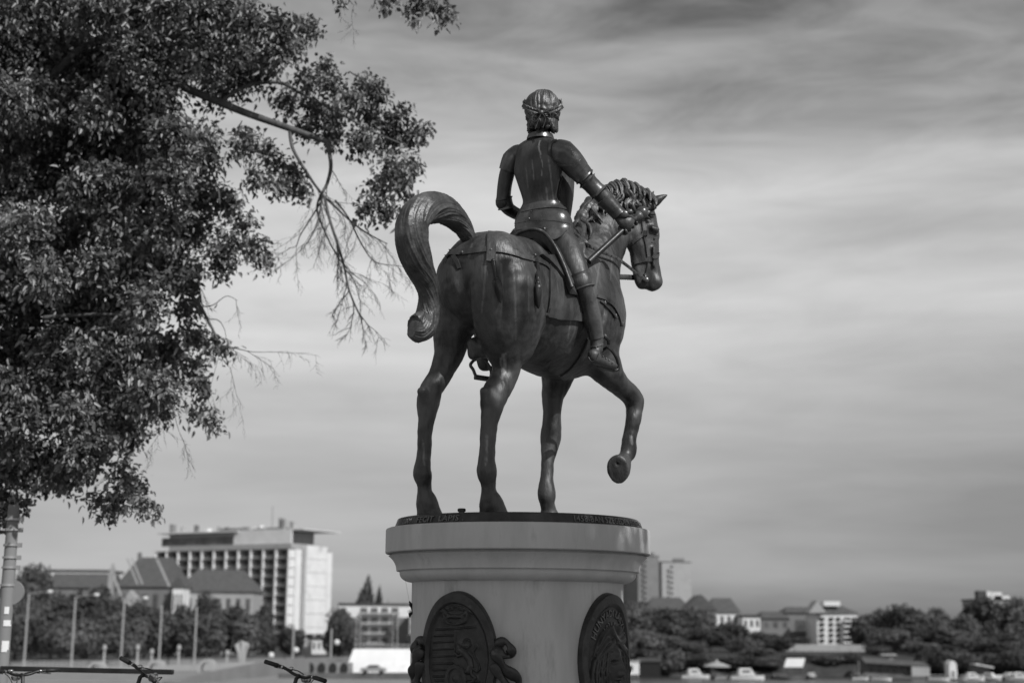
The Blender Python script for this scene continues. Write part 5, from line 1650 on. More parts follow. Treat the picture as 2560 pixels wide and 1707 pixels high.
RT += [(1565, 1600, 254, 60, 'crown_b', 'low bush against the right edge of the pedestal'), (1625, 1620, 254, 80, 'crown_a', 'low dark bush above the dark shed'), (1720, 1600, 260, 90, 'crown_b', 'rounded bush below the dark tree of the far bank'), (1890, 1615, 260, 80, 'crown_b', 'low bush left of the retaining wall'), (2195, 1612, 262, 70, 'crown_a', 'dark bush at the left end of the boathouse roof'), (2280, 1560, 282, 90, 'crown_a', 'dark filler tree between the boathouse trees'), (2480, 1600, 262, 80, 'crown_a', 'dark bush above the white houseboat'), (2545, 1600, 262, 70, 'crown_b', 'low bush at the right edge above the last boats')]
RT += [(1668, 1618, 249, 90, 'crown_b', 'bush down at the waterline right of the dark shed'), (1735, 1628, 250, 90, 'crown_a', 'dark bush at the waterline behind the round canopy'), (1840, 1636, 251, 100, 'crown_a', 'flat dark bush behind the largest cabin boat'), (1910, 1640, 251, 80, 'crown_b', 'low bush at the waterline left of the tilted awning'),
 (2330, 1618, 250, 90, 'crown_a', 'dark bush at the waterline right of the boathouse'), (2405, 1622, 250, 90, 'crown_b', 'bush at the waterline behind the round-topped cabin'), (2500, 1625, 250, 90, 'crown_a', 'dark bush at the waterline behind the last moored boats'), (2560, 1620, 251, 80, 'crown_b', 'bush at the waterline cut by the right edge of the photo'),
 (2190, 1560, 288, 90, 'crown_a', 'dark tree filling the gap above the boathouse roof'), (2370, 1560, 276, 100, 'crown_b', 'full tree above the round-topped cabin')]
for k, (px, pt, Y, wd, mt, lab) in enumerate(RT):
    bgtree(px, pt, Y, wd, float(gz(X_(px, Y), Y)), k + 3, mt, lab, group='trees along the far bank')

# ------------------------------------------------------------------ lamp posts
def lamp(px, py_top, Y, label, arm=1):
    x = X_(px, Y); zb = float(gz(x, Y)); zt = Z_(px, py_top, Y)
    t = empty('lamp_post', (x, Y, zb), label=label, cat='lamp post', group='lamp posts along the promenade')
    mb = MB(t.location); mb.tube([(x, Y, zb), (x, Y, zb + 1), (x, Y, zt)], [.22, .17, .13], 8); mb.build('post', M['metal_l'], t)
    if arm:
        mb = MB(t.location); mb.tube([(x, Y, zt), (x + 1.5, Y - .3, zt + .25), (x + 2.9, Y - .5, zt + .35)], [.07, .06, .05], 6); mb.build('arm', M['metal_l'], t)
        mb = MB(t.location); mb.ball((x + 3.1, Y - .5, zt + .35), .36, 10, (1.2, .8, .7)); mb.build('lamp_head', M['white'], t, smooth=True)
for a in ((64, 1484, 205, 'leftmost lamp post with a curved arm, beside the banded pole', 1), (182, 1492, 205, 'second lamp post from the left, arm reaching right', 1), (305, 1500, 206, 'third lamp post from the left, before the steep-roofed hall', 1), (400, 1512, 207, 'fourth lamp post from the left, below the white pavilion', 0), (488, 1515, 208, 'fifth lamp post from the left, before the low wing', 0), (733, 1560, 212, 'lamp post at the corner of the hotel', 0), (828, 1570, 214, 'lamp post right of the bright end wall', 0)):
    lamp(*a)
for px, top, lab in ((890, 1540, 'thin white pole left of the stacked balconies'), (900, 1540, 'thin white pole before the stacked balconies'), (982, 1535, 'thin white pole in front of the right-hand annexe'), (993, 1530, 'second thin white pole before the right-hand annexe')):
    x = X_(px, 240); zb = float(gz(x, 240)); zt = Z_(px, top, 240)
    mb = MB((x, 240, zb)); mb.tube([(x, 240, zb), (x, 240, zt)], [.1, .07], 8); mb.ball((x, 240, zt), .13, 8)
    tag(mb.build('flag_pole', M['metal_l']), lab, 'flag pole', 'thin poles before the white flats')
# round lantern globes by the embankment
for px, py, lab in ((740, 1624, 'white globe lantern near the corner of the hotel'), (678, 1637, 'white globe lantern beside the ramp wall'), (842, 1605, 'white globe lantern right of the bright end wall')):
    Y = 200; p = at(px, py, Y)
    zg = float(gz(p.x, Y))
    t = empty('globe_lantern', (p.x, Y, zg), label=lab, cat='lantern', group='globe lanterns')
    mb = MB(t.location); mb.tube([(p.x, Y, zg), (p.x, Y, p.z - .3)], .07, 8); mb.build('post', M['metal_d'], t)
    mb = MB(t.location); mb.ball(p, .42, 12); mb.build('globe', M['boatw'], t, smooth=True)
t = empty('promenade_railing', (X_(60, 201), 201, -4.99), label='long thin railing running in front of the lamp posts on the left', cat='railing')
mb = MB(t.location)
xa_, xb_ = X_(60, 201), X_(700, 201)
for k in range(60): mb.box((xa_ + (xb_ - xa_) * k / 59, 201, -4.5), (.07, .07, 1.0))
for z_ in (-4.0, -4.4): mb.box(((xa_ + xb_) / 2, 201, z_), (xb_ - xa_, .06, .06))
mb.build('rails', M['metal_l'], t)
# white stone posts and small arched shelters along the embankment
for px, py, h_, lab in ((262, 1612, 2.0, 'white post right of the second lamp post'), (345, 1612, 1.6, 'pale post left of the fourth lamp post'), (380, 1622, 1.7, 'pale post below the fourth lamp post'), (448, 1612, 1.9, 'bright white post between the fourth and fifth lamp posts'), (568, 1625, 1.4, 'pale post in front of the wide tree')):
    Y = 204; p = at(px, py, Y); zg = float(gz(p.x, Y))
    mb = MB((p.x, Y, zg)); mb.lathe([(0, 0), (.3, 0), (.26, .2), (.18, .3), (.15, p.z - zg - .6), (.34, p.z - zg - .5), (.22, p.z - zg), (0, p.z - zg + .15)], (p.x, Y, zg), 12)
    tag(mb.build('stone_post', M['pale'], auto=40), lab, 'post', 'white posts on the embankment')
for px, py, lab in ((245, 1652, 'small white arched shelter left of the third lamp post'), (392, 1648, 'white arched shelter between the third and fourth lamp posts'), (520, 1646, 'white arched shelter right of the fifth lamp post')):
    Y = 192; p = at(px, py, Y); zg = -5.0
    mb = MB((p.x, Y, zg)); n_ = 14
    H_ = p.z - zg; W_ = 1.2
    ring = lambda y, k: [Vector((p.x + (W_ - k) * math.cos(math.pi * q / n_), y, zg + (H_ - k) * math.sin(math.pi * q / n_) ** .8)) for q in range(n_ + 1)]
    A, B, C1, D = ring(Y - .8, 0), ring(Y + .8, 0), ring(Y - .8, .4), ring(Y + .8, .4)
    m_ = n_ + 1
    mb.add(A + B + C1 + D, [(q, q + 1, m_ + q + 1, m_ + q) for q in range(n_)] + [(q, q + 1, 2 * m_ + q + 1, 2 * m_ + q) for q in range(n_)] + [(2 * m_ + q, 2 * m_ + q + 1, 3 * m_ + q + 1, 3 * m_ + q) for q in range(n_)] + [(m_ + q, m_ + q + 1, 3 * m_ + q + 1, 3 * m_ + q) for q in range(n_)])
    tag(mb.build('arched_shelter', M['pale']), lab, 'shelter', 'arched shelters on the embankment')
# bright sculpture-like fountain jets by the hotel trees
p = at(605, 1612, 203); zg = -5
mb = MB((p.x, 203, zg))
for k in range(7):
    a = (k - 3) * .16
    mb.tube(catmull([(p.x + a * .4, 203, zg), (p.x + a, 203, zg + 2.2), (p.x + a * 1.9, 203 + .3 * (k % 3), p.z + .6 - abs(a))], 5), .22, 7)
tag(mb.build('white_monument', M['pale'], smooth=True), 'splayed pale monument in front of the wide tree, left of the ramp', 'monument')

# ------------------------------------------------------------------ cars
def car(px, py, Y, label, mat='white', rz=0.0):
    p = at(px, py, Y); zg = float(gz(p.x, Y)) if Y > 240 else p.z
    t = empty('parked_car', (p.x, Y, zg), rz, label, 'car')
    mb = MB()
    L = [(-2.1, .35), (-2.1, .8), (-1.9, .95), (-1.2, 1.0), (-.7, 1.42), (.75, 1.45), (1.35, 1.02), (2.0, .9), (2.15, .6), (2.1, .35)]
    n_ = len(L)
    vs = [(x, -.8 * (.88 if z > 1.1 else 1), z) for x, z in L] + [(x, .8 * (.88 if z > 1.1 else 1), z) for x, z in L]
    mb.add(vs, [tuple(range(n_)), tuple(range(n_, 2 * n_))[::-1]] + [(q, (q + 1) % n_, n_ + (q + 1) % n_, n_ + q) for q in range(n_)])
    mb.build('body', M[mat], t, bevel=.05)
    for s_ in (-1, 1):
        mb = MB(); y = s_ * .79
        mb.add([(-1.05, y, 1.0), (-.62, y * .93, 1.36), (.68, y * .93, 1.38), (1.15, y, 1.02), (-1.05, y + s_ * .02, 1.0), (-.62, y * .93 + s_ * .02, 1.36), (.68, y * .93 + s_ * .02, 1.38), (1.15, y + s_ * .02, 1.02)], [(0, 1, 2, 3), (4, 5, 6, 7)]); mb.build('window', M['glass'], t)
        for x in (-1.3, 1.35):
            mb = MB(); mb.tube([(x, s_ * .7, .32), (x, s_ * .84, .32)], .32, 16); mb.build('wheel', M['black'], t)
    return t
_c = car(933, 1683, 172, 'small white car parked in front of the white trapezoid wall', 'metal_l')
_c.scale = (.72, .72, .72)

# ------------------------------------------------------------------ boats, boathouse and jetties at the far bank
def hull(mb, L, B, H):
    st_ = []
    n_ = 12
    for i in range(n_ + 1):
        t = i / n_; x = -L / 2 + L * t
        b = B / 2 * (1 - max(0, (t - .55) / .45) ** 2.2) * (.8 + .2 * min(1, t * 5)); h = H * (1 + .35 * max(0, t - .5))
        st_.append([(x, -b, h), (x, -b * .82, .1), (x, 0, -.25), (x, b * .82, .1), (x, b, h)])
    vs = [p for s in st_ for p in s]
    fs = [(i * 5 + k, i * 5 + k + 1, (i + 1) * 5 + k + 1, (i + 1) * 5 + k) for i in range(n_) for k in range(4)]
    fs += [(i * 5 + 4, i * 5, (i + 1) * 5, (i + 1) * 5 + 4) for i in range(n_)]
    fs.append((0, 1, 2, 3, 4))
    mb.add(vs, fs)
def boat(px, Y, L, label, cab=1, mat='boatw', rz=0.0, top=None, mast=0):
    x = X_(px, Y, 1685); L *= .74
    t = empty('moored_boat', (x, Y, WZ), rz, label, 'boat', 'boats moored on the river')
    mb = MB(); hull(mb, L, L * .34, L * .11); mb.build('hull', M[mat], t, auto=40)
    mb = MB()
    for q in range(5):
        for s_ in (-1, 1): mb.tube([(-L * .4 + q * L * .17, s_ * L * .145, L * .11), (-L * .4 + q * L * .17, s_ * L * .145, L * .11 + .5)], .02, 5)
    for s_ in (-1, 1): mb.tube([(-L * .4, s_ * L * .145, L * .11 + .5), (L * .28, s_ * L * .145, L * .11 + .5)], .02, 5)
    mb.build('guard_rail', M['metal_l'], t)
    mb = MB(); mb.box((-L * .47, 0, L * .10), (.35, .35, .7)); mb.build('outboard_motor', M['metal_d'], t, bevel=.04)
    if mast:
        mb = MB(); mb.tube([(0, 0, .3), (0, 0, mast)], .05, 6); mb.tube([(0, 0, 1.2), (-L * .35, 0, 1.25)], .04, 6); mb.build('mast', M['metal_l'], t)
    H = L * .13
    if cab:
        mb = MB(); n_ = 0
        mb.add([(-L * .28, -L * .13, H), (-L * .24, -L * .12, H + L * .2), (.08 * L, -L * .11, H + L * .2), (.22 * L, -L * .11, H)] + [(-L * .28, L * .13, H), (-L * .24, L * .12, H + L * .2), (.08 * L, L * .11, H + L * .2), (.22 * L, L * .11, H)], [(0, 1, 2, 3), (7, 6, 5, 4), (0, 4, 5, 1), (1, 5, 6, 2), (2, 6, 7, 3), (3, 7, 4, 0)])
        c = mb.build('cabin', M['boatw'], t, bevel=.03)
        for s_ in (-1, 1):
            mb = MB(); mb.box((-.06 * L, s_ * L * .123, H + L * .12), (L * .24, .03, L * .06)); mb.build('window', M['glass'], t)
    if top == 'awning':
        mb = MB(); mb.box((-.1 * L, 0, H + L * .33), (L * .5, L * .3, .06)); 
        mb.build('awning', M['boatw'], t)
        for sx_ in (-.3, .12):
            for sy_ in (-.13, .13):
                mb = MB(); mb.tube([(sx_ * L, sy_ * L, H * .9), (sx_ * L, sy_ * L, H + L * .32)], .03, 6); mb.build('awning_post', M['metal_l'], t)
    return t
for a in (
 (1738, 236, 6.5, 'low white boat left of the round canopy', 1, 'boatw', .2), (1693, 238, 4.0, 'small open pale boat nearest the pedestal on the right', 0, 'pale', -.9),
 (1868, 232, 7.5, 'largest bright white cabin boat, below the bright white house', 1, 'boatw', .1), (1800, 232, 5.0, 'grey boat just left of the largest cabin boat', 0, 'pale', .8),
 (1952, 236, 4.5, 'small dark boat left of the tilted white awning', 0, 'boatd', -.6), (2030, 238, 4.2, 'small grey boat right of the tilted white awning', 1, 'metal', .9),
 (2148, 236, 4.6, 'white sailing boat with a bare mast left of the boathouse', 0, 'boatw', .4, None, 3.0), (2172, 239, 3.8, 'pale open boat tucked against the boathouse', 0, 'pale', .9), (2202, 234, 4.6, 'long white dinghy in front of the boathouse', 0, 'boatw', 0),
 (2345, 235, 5.0, 'flat white boat right of the boathouse', 0, 'boatw', .05), (2398, 236, 3.8, 'small white boat beside the round-topped cabin', 0, 'boatw', -.9), (2432, 237, 5.2, 'white motor boat left of the white houseboat', 1, 'boatw', .1),
 (2476, 238, 5.0, 'white boat at the right end of the moored group', 1, 'boatw', -.8), (2524, 240, 5.0, 'pale boat second from the right edge', 1, 'pale', .7), (2550, 239, 5.4, 'pale cabin boat at the right edge', 1, 'boatw', 0)):
    boat(*a)
# tilted white awning on a pontoon
Y = 240; p = at(1982, 1662, Y)
t = empty('pontoon_shelter', (p.x, Y, WZ), label='pontoon with a tilted flat white awning', cat='pontoon')
mb = MB(t.location); mb.box((p.x, Y, WZ + .2), (5, 4, .5)); mb.build('deck', M['conc_d'], t)
mb = MB(t.location)
a, b, c, d = at(1960, 1667, 238), at(2007, 1667, 238), at(2013, 1646, 241), at(1967, 1646, 241)
mb.add([a, b, c, d, a + UP * .12, b + UP * .12, c + UP * .12, d + UP * .12], [(0, 1, 2, 3), (4, 5, 6, 7), (0, 1, 5, 4), (1, 2, 6, 5), (2, 3, 7, 6), (3, 0, 4, 7)]); mb.build('awning', M['boatw'], t)
for q in (a, b, c, d):
    mb = MB(t.location); mb.tube([Vector((q.x, q.y, WZ + .3)), q], .06, 6); mb.build('awning_post', M['metal'], t)
# round canopy
Y = 243; p = at(1792, 1664, Y)
t = empty('round_canopy', (p.x, Y, float(gz(p.x, Y))), label='round pale parasol-like canopy with a small knob, on the far bank', cat='canopy')
mb = MB(t.location); mb.lathe([(0, 1.1), (.25, 1.0), (.3, .7), (1.0, .5), (2.3, 0), (2.3, -.1), (0, .3)], p, 24); mb.build('canopy_roof', M['pale'], t, auto=30)
for k in range(4):
    a_ = k * math.pi / 2 + .6
    mb = MB(t.location); q = Vector((p.x + 1.8 * math.cos(a_), p.y + 1.8 * math.sin(a_), 0)); mb.tube([q + UP * (float(gz(q.x, q.y)) - .3), q + UP * (p.z + .1)], .06, 6); mb.build('canopy_post', M['metal_d'], t)
# boathouse
Y = 246
x0, x1 = X_(2150, Y), X_(2310, Y); zt_ = Z_(2230, 1652, Y)
t = empty('boathouse', ((x0 + x1) / 2, Y, WZ), label='long floating boathouse with a dark sloping roof on the far bank', cat='boathouse')
mb = MB(t.location); mb.box(((x0 + x1) / 2, Y, WZ + .1), (x1 - x0 + .6, 6, .7)); mb.build('pontoon', M['conc_d'], t)
mb = MB(t.location); mb.box(((x0 + x1) / 2 - .3, Y + .4, (WZ + .45 + zt_) / 2), ((x1 - x0) * .94, 4.2, zt_ - WZ - .45)); mb.build('wall', M['conc_d'], t)
mb = MB(t.location)
za, zb_ = Z_(2150, 1641, Y), Z_(2290, 1655, Y)
vs = [Vector((x0, Y - 3, za - .9)), Vector((x1, Y - 3, zb_ - .6)), Vector((x1, Y + 3, zb_ - .6)), Vector((x0, Y + 3, za - .9)), Vector((x0, Y, za)), Vector((x1, Y, zb_))]
mb.add(vs, [(0, 1, 5, 4), (2, 3, 4, 5), (1, 2, 5), (3, 0, 4), (3, 2, 1, 0)]); mb.build('roof', M['roof'], t)
for k in range(7):
    mb = MB(t.location); x = x0 + (x1 - x0) * (.12 + .12 * k); mb.box((x, Y - 1.72, WZ + 1.35), (.8, .06, .7)); mb.build('window', M['glass'], t)
mb = MB(t.location); mb.box((x1 - 1.6, Y - 2.2, WZ + 1.2), (3.0, 1.4, 1.6)); mb.build('cabin', M['pale'], t)
mb = MB(t.location); mb.box((X_(2225, Y), Y + 2, Z_(2225, 1636, Y)), (2.6, 2, .25)); mb.box((X_(2225, Y) + .4, Y + 2, Z_(2225, 1643, Y)), (.8, 1, 1.0)); mb.build('roof_terrace', M['pale'], t)
# round-topped white cabin, houseboat, white kiosk by the pedestal
Y = 238; x = X_(2377, Y, 1670)
t = empty('round_topped_cabin', (x, Y, WZ), label='small white arched cabin floating right of the boathouse', cat='cabin boat')
mb = MB(t.location); hgt = Z_(2377, 1650, Y) - WZ; n_ = 12
prof_ = [(-.62, .25)] + [(-.62 * math.cos(math.pi * q / n_), hgt - .9 + .9 * math.sin(math.pi * q / n_)) for q in range(n_ + 1)] + [(.62, .25)]
m_ = len(prof_)
mb.add([(x + a, Y - 1.2, WZ + b) for a, b in prof_] + [(x + a, Y + 1.2, WZ + b) for a, b in prof_], [tuple(range(m_)), tuple(range(m_, 2 * m_))[::-1]] + [(q, (q + 1) % m_, m_ + (q + 1) % m_, m_ + q) for q in range(m_)]); mb.build('cabin', M['boatw'], t, auto=40)
mb = MB(t.location); mb.box((x, Y, WZ + .12), (2.0, 3, .4)); mb.build('pontoon', M['conc_d'], t)
mb = MB(t.location); mb.box((x, Y - 1.22, WZ + 1.0), (.5, .05, 1.0)); mb.build('door', M['grey'], t)
Y = 243; x = X_(2462, Y, 1670)
t = empty('houseboat', (x, Y, WZ), label='white houseboat with a raised awning behind the moored boats', cat='houseboat')
mb = MB(t.location); mb.box((x, Y, WZ + .3), (7.5, 3, .8)); mb.build('hull', M['boatw'], t, bevel=.08)
mb = MB(t.location); mb.box((x - 1.3, Y, WZ + 1.35), (3.6, 2.4, 1.3)); mb.build('cabin', M['metal_d'], t)
mb = MB(t.location); mb.box((x - .5, Y, WZ + 2.25), (3.2, 2.8, .2), m=Matrix.Rotation(.18, 3, 'Y')); mb.build('awning', M['boatw'], t)
for k in range(3):
    mb = MB(t.location); mb.box((x - 2.3 + k, Y - 1.22, WZ + 1.4), (.6, .05, .5)); mb.build('window', M['glass'], t)
Y = 230; x = X_(1579, Y, 1670)
t = empty('white_kiosk', (x, Y, WZ), label='bright white kiosk on stilts at the right edge of the pedestal', cat='kiosk')
zt_ = Z_(1579, 1652, Y); zl = Z_(1579, 1685, Y)
mb = MB(t.location); mb.box((x, Y, (zt_ + zl) / 2), (2.2, 2.2, zt_ - zl)); mb.build('wall', M['white'], t, bevel=.03)
mb = MB(t.location); mb.box((x, Y, zt_ + .08), (2.5, 2.5, .14)); mb.build('roof', M['pale'], t)
for k in range(4):
    mb = MB(t.location); mb.tube([(x + (-.9 + .6 * k), Y - .9, WZ - 1), (x + (-.9 + .6 * k), Y - .9, zl)], .07, 6); mb.build('stilt', M['metal_l'], t)
mb = MB(t.location); mb.box((x - .3, Y - 1.12, (zt_ + zl) / 2), (.8, .05, .8)); mb.build('window', M['glass'], t)
Y = 243; x = X_(1622, Y, 1675)
t = empty('dark_boat_shed', (x, Y, WZ), label='low dark shed on the far bank right of the white kiosk', cat='shed')
mb = MB(t.location); mb.box((x, Y, WZ + 1.2), (3.6, 3, 2.6)); mb.build('wall', M['metal_d'], t)
mb = MB(t.location); mb.add([(x - 2, Y - 1.8, WZ + 2.5), (x + 2, Y - 1.8, WZ + 2.5), (x + 2, Y + 1.8, WZ + 2.5), (x - 2, Y + 1.8, WZ + 2.5), (x - 2, Y, WZ + 3.1), (x + 2, Y, WZ + 3.1)], [(0, 1, 5, 4), (2, 3, 4, 5), (1, 2, 5), (3, 0, 4), (3, 2, 1, 0)]); mb.build('roof', M['roof2'], t)
# ------------------------------------------------------------------ banded pole at the left edge
Y = 16.4
x = X_(17, Y, 1500); zg = 0.0
pole = empty('banded_pole', (x, Y, 0), label='pale round pole with metal bands and stickers at the left edge', cat='pole')
rpole = 17 / FPX * Y
mb = MB(pole.location); mb.tube([(x, Y, -.2), (x, Y, 2.0), (x, Y, 2.88)], [rpole, rpole * .93, rpole * .8], 28); mb.build('shaft', M['conc'], pole, auto=40)
for py in (1298, 1324, 1362, 1393, 1418, 1462):
    z = Z_(17, py, Y)
    mb = MB(pole.location); mb.tube([(x, Y, z - .012), (x, Y, z + .012)], [rpole + .006] * 2, 28)
    mb.box((x + rpole + .02, Y, z), (.05, .03, .05)); mb.build('band', M['metal_l'], pole, auto=40)
mb = MB(pole.location)
zc = Z_(17, 1480, Y)
mb.tube([(x + .05, Y - .02, zc), (x + .05, Y + .02, zc)], .14, 32); mb.build('round_sign', M['conc'], pole, auto=40)
for py, wd, hh in ((1556, .08, .06), (1562, .09, .02), (1525, .05, .08), (1612, .08, .10), (1624, .06, .04)):
    z = Z_(20, py, Y)
    mb = MB(pole.location)
    for k in range(2): pass
    a0, a1 = .1, .1 + wd / rpole
    vs = []
    for a in np.linspace(a0, a1, 6):
        for zz in (z - hh / 2, z + hh / 2): vs.append((x + (rpole + .004) * math.sin(a), Y - (rpole + .004) * math.cos(a), zz))
    mb.add(vs, [(2 * k, 2 * k + 2, 2 * k + 3, 2 * k + 1) for k in range(5)]); mb.build('sticker', M['white'], pole)

# ------------------------------------------------------------------ near railing panel
Y = 15.0
xa, xb = X_(26, Y, 1670), X_(452, Y, 1680)
za, zb_ = Z_(26, 1670, Y), Z_(452, 1679, Y)
rl = empty('railing', (xa, Y, 0), label='dark handrail with a fine mesh panel beneath it, low on the left', cat='railing')
mb = MB(rl.location); mb.bar((xa - .1, Y, za), (X_(438, Y), Y, zb_), .07, .05); mb.build('handrail', M['metal_d'], rl, bevel=.01)
for px in (32, 240, 445):
    xx = X_(px, Y, 1680); mb = MB(rl.location); mb.box((xx, Y, .47), (.05, .05, .98)); mb.build('post', M['metal_l'], rl)
mb = MB(rl.location)
n_ = 150
for k in range(n_):
    xx = xa + (xb - xa) * k / (n_ - 1); mb.box((xx, Y + .01, .50), (.0045, .006, .92))
for k in range(14): mb.box(((xa + xb) / 2, Y + .014, .08 + k * .07), (xb - xa, .005, .004))
m_o = mb.build('mesh_panel', M['metal_l'], rl)
mb = MB(rl.location); mb.box(((xa + xb) / 2, Y + .03, .50), (xb - xa - .06, .012, .90)); mb.build('backing_panel', M['conc'], rl)

# ------------------------------------------------------------------ bicycles
def wheel_parts(root, c, r=.34):
    w_ = []
    mb = MB(); n_ = 40
    mb.tube([Vector((c[0] + r * math.cos(2 * math.pi * k / n_), 0, c[2] + r * math.sin(2 * math.pi * k / n_))) for k in range(n_ + 1)], .018, 8, cap=False)
    tyre = mb.build('wheel', M['black'], root, smooth=True)
    mb = MB(); mb.tube([Vector((c[0] + (r - .022) * math.cos(2 * math.pi * k / n_), 0, c[2] + (r - .022) * math.sin(2 * math.pi * k / n_))) for k in range(n_ + 1)], .010, 6, cap=False)
    mb.build('rim', M['chrome'], tyre, smooth=True)
    mb = MB()
    for k in range(18):
        a = 2 * math.pi * k / 18; mb.tube([(c[0], (.02 if k % 2 else -.02), c[2]), (c[0] + (r - .03) * math.cos(a), 0, c[2] + (r - .03) * math.sin(a))], .0012, 4)
    mb.build('spokes', M['chrome'], tyre)
    mb = MB(); mb.tube([(c[0], -.05, c[2]), (c[0], .05, c[2])], .02, 10); mb.build('hub', M['chrome'], tyre)
def bicycle(loc_, rz, steer, bar_h, label, frame_mat, lean=0.0):
    """forward = +x; the handlebar centre stands over the head tube"""
    t = empty('bicycle', loc_, rz, label, 'bicycle', 'bicycles parked by the railing'); t.rotation_euler = (lean, 0, rz)
    wheel_parts(t, (-.52, 0, .34)); wheel_parts(t, (.54, 0, .34))
    mb = MB()
    bb = Vector((-.08, 0, .28)); sc_ = Vector((-.22, 0, .76)); ht = Vector((.36, 0, .82)); hb = Vector((.39, 0, .66)); ra = Vector((-.52, 0, .34))
    mb.tube([bb, sc_], .016, 10); mb.tube([sc_, ht], .016, 10); mb.tube([bb, hb], .019, 10); mb.tube([ht, hb], .021, 10)
    for s_ in (-1, 1):
        mb.tube([bb + Vector((0, s_ * .03, 0)), ra + Vector((0, s_ * .055, 0))], .010, 8); mb.tube([sc_, ra + Vector((0, s_ * .055, 0))], .009, 8)
    mb.build('frame', M[frame_mat], t, smooth=True)
    mb = MB()
    mb.tube([hb - Vector((0, 0, .0)), Vector((.42, 0, .60))], .02, 8)
    for s_ in (-1, 1): mb.tube([Vector((.41, s_ * .045, .62)), Vector((.47, s_ * .05, .46)), Vector((.54, s_ * .055, .34))], .012, 8)
    mb.build('fork', M[frame_mat], t, smooth=True)
    mb = MB(); mb.tube([sc_, sc_ + Vector((-.03, 0, .12))], .013, 8); mb.build('seat_post', M['chrome'], t)
    mb = MB(); s0 = sc_ + Vector((-.03, 0, .14))
    mb.tube([s0 + Vector((-.12, 0, .02)), s0 + Vector((-.04, 0, .01)), s0 + Vector((.05, 0, .0)), s0 + Vector((.15, 0, 0))], [.06, .075, .045, .02], 12, ell=.42, side=(0, 1, 0)); mb.build('saddle', M['black'], t, smooth=True)
    mb = MB(); mb.tube([bb + Vector((0, -.06, 0)), bb + Vector((0, .06, 0))], .02, 10)
    mb.tube([bb + Vector((0, .06, 0)), bb + Vector((.12, .07, -.12))], .009, 6); mb.tube([bb + Vector((0, -.06, 0)), bb + Vector((-.12, -.07, .12))], .009, 6)
    mb.box(tuple(bb + Vector((.12, .11, -.12))), (.08, .08, .02)); mb.box(tuple(bb + Vector((-.12, -.11, .12))), (.08, .08, .02))
    mb.build('crankset', M['metal_d'], t)
    H = bar_h; S = Matrix.Rotation(steer, 3, 'Z')
    b0 = Vector((.34, 0, .86))
    mb = MB(); mb.tube([ht, b0, Vector((.34, 0, H - .02)) + S @ Vector((.04, 0, 0)), Vector((.34, 0, H)) + S @ Vector((.07, 0, 0))], [.014, .014, .016, .02], 10)
    stem = mb.build('stem', M['metal_d'], t, smooth=True)
    cB = Vector((.34, 0, H)) + S @ Vector((.07, 0, 0))
    mb = MB()
    P = [cB + S @ Vector(v) for v in ((-.06, -.31, .035), (-.03, -.16, .03), (0, -.06, .0), (0, .06, 0), (-.03, .16, .03), (-.06, .31, .035))]
    mb.tube(catmull(P, 5), .0125, 10); bar_ = mb.build('handlebar', M['metal_d'], t, smooth=True)
    for s_ in (-1, 1):
        mb = MB(); mb.tube([cB + S @ Vector((-.045, s_ * .21, .033)), cB + S @ Vector((-.065, s_ * .335, .036))], .0175, 12); mb.build('grip', M['black'], bar_, smooth=True)
        mb = MB(); mb.tube([cB + S @ Vector((-.02, s_ * .17, .028)), cB + S @ Vector((.02, s_ * .20, .015)), cB + S @ Vector((.0, s_ * .29, .005))], [.01, .008, .006], 8); mb.ball(cB + S @ Vector((-.03, s_ * .17, .03)), .018, 8)
        mb.build('brake_lever', M['chrome'], bar_, smooth=True)
    mb = MB(); mb.ball(cB + S @ Vector((.0, .10, .035)), .024, 12, (1, 1, .7)); mb.build('bell', M['chrome'], bar_, smooth=True)
    mb = MB()
    for s_ in (-1, 1):
        mb.tube(catmull([cB + S @ Vector((0, s_ * .18, .01)), cB + S @ Vector((.10, s_ * .10, .01)), cB + S @ Vector((.10, s_ * .02, -.08)), Vector((.36, 0, .72))], 6), .004, 6)
    mb.build('brake_cables', M['black'], bar_, smooth=True)
    mb = MB(); mb.tube([cB + S @ Vector((.05, 0, -.02)), cB + S @ Vector((.10, 0, -.02))], [.03, .038], 14); mb.build('front_light', M['chrome'], t, smooth=True)
    return t
def place_bike(px, py, Y, rz, steer, label, fm, lean=0.0):
    p = at(px, py, Y)
    H = p.z / math.cos(lean)
    off = Matrix.Rotation(rz, 3, 'Z') @ Vector((.36, -H * math.sin(lean), 0))
    bicycle((p.x - off.x, p.y - off.y, 0), rz, steer, H, label, fm, lean)
place_bike(737, 1688, 11.4, R_(64), R_(-10), 'bicycle whose dark handlebar with a bell shows left of the pedestal', 'metal_d', .20)
place_bike(345, 1684, 11.2, R_(52), R_(-14), 'bicycle in front of the mesh panel, handlebar tilted down to the right', 'metal_d', .24)
place_bike(62, 1686, 12.8, R_(118), R_(20), 'bicycle with chromed handlebar at the far left beside the banded pole', 'chrome')

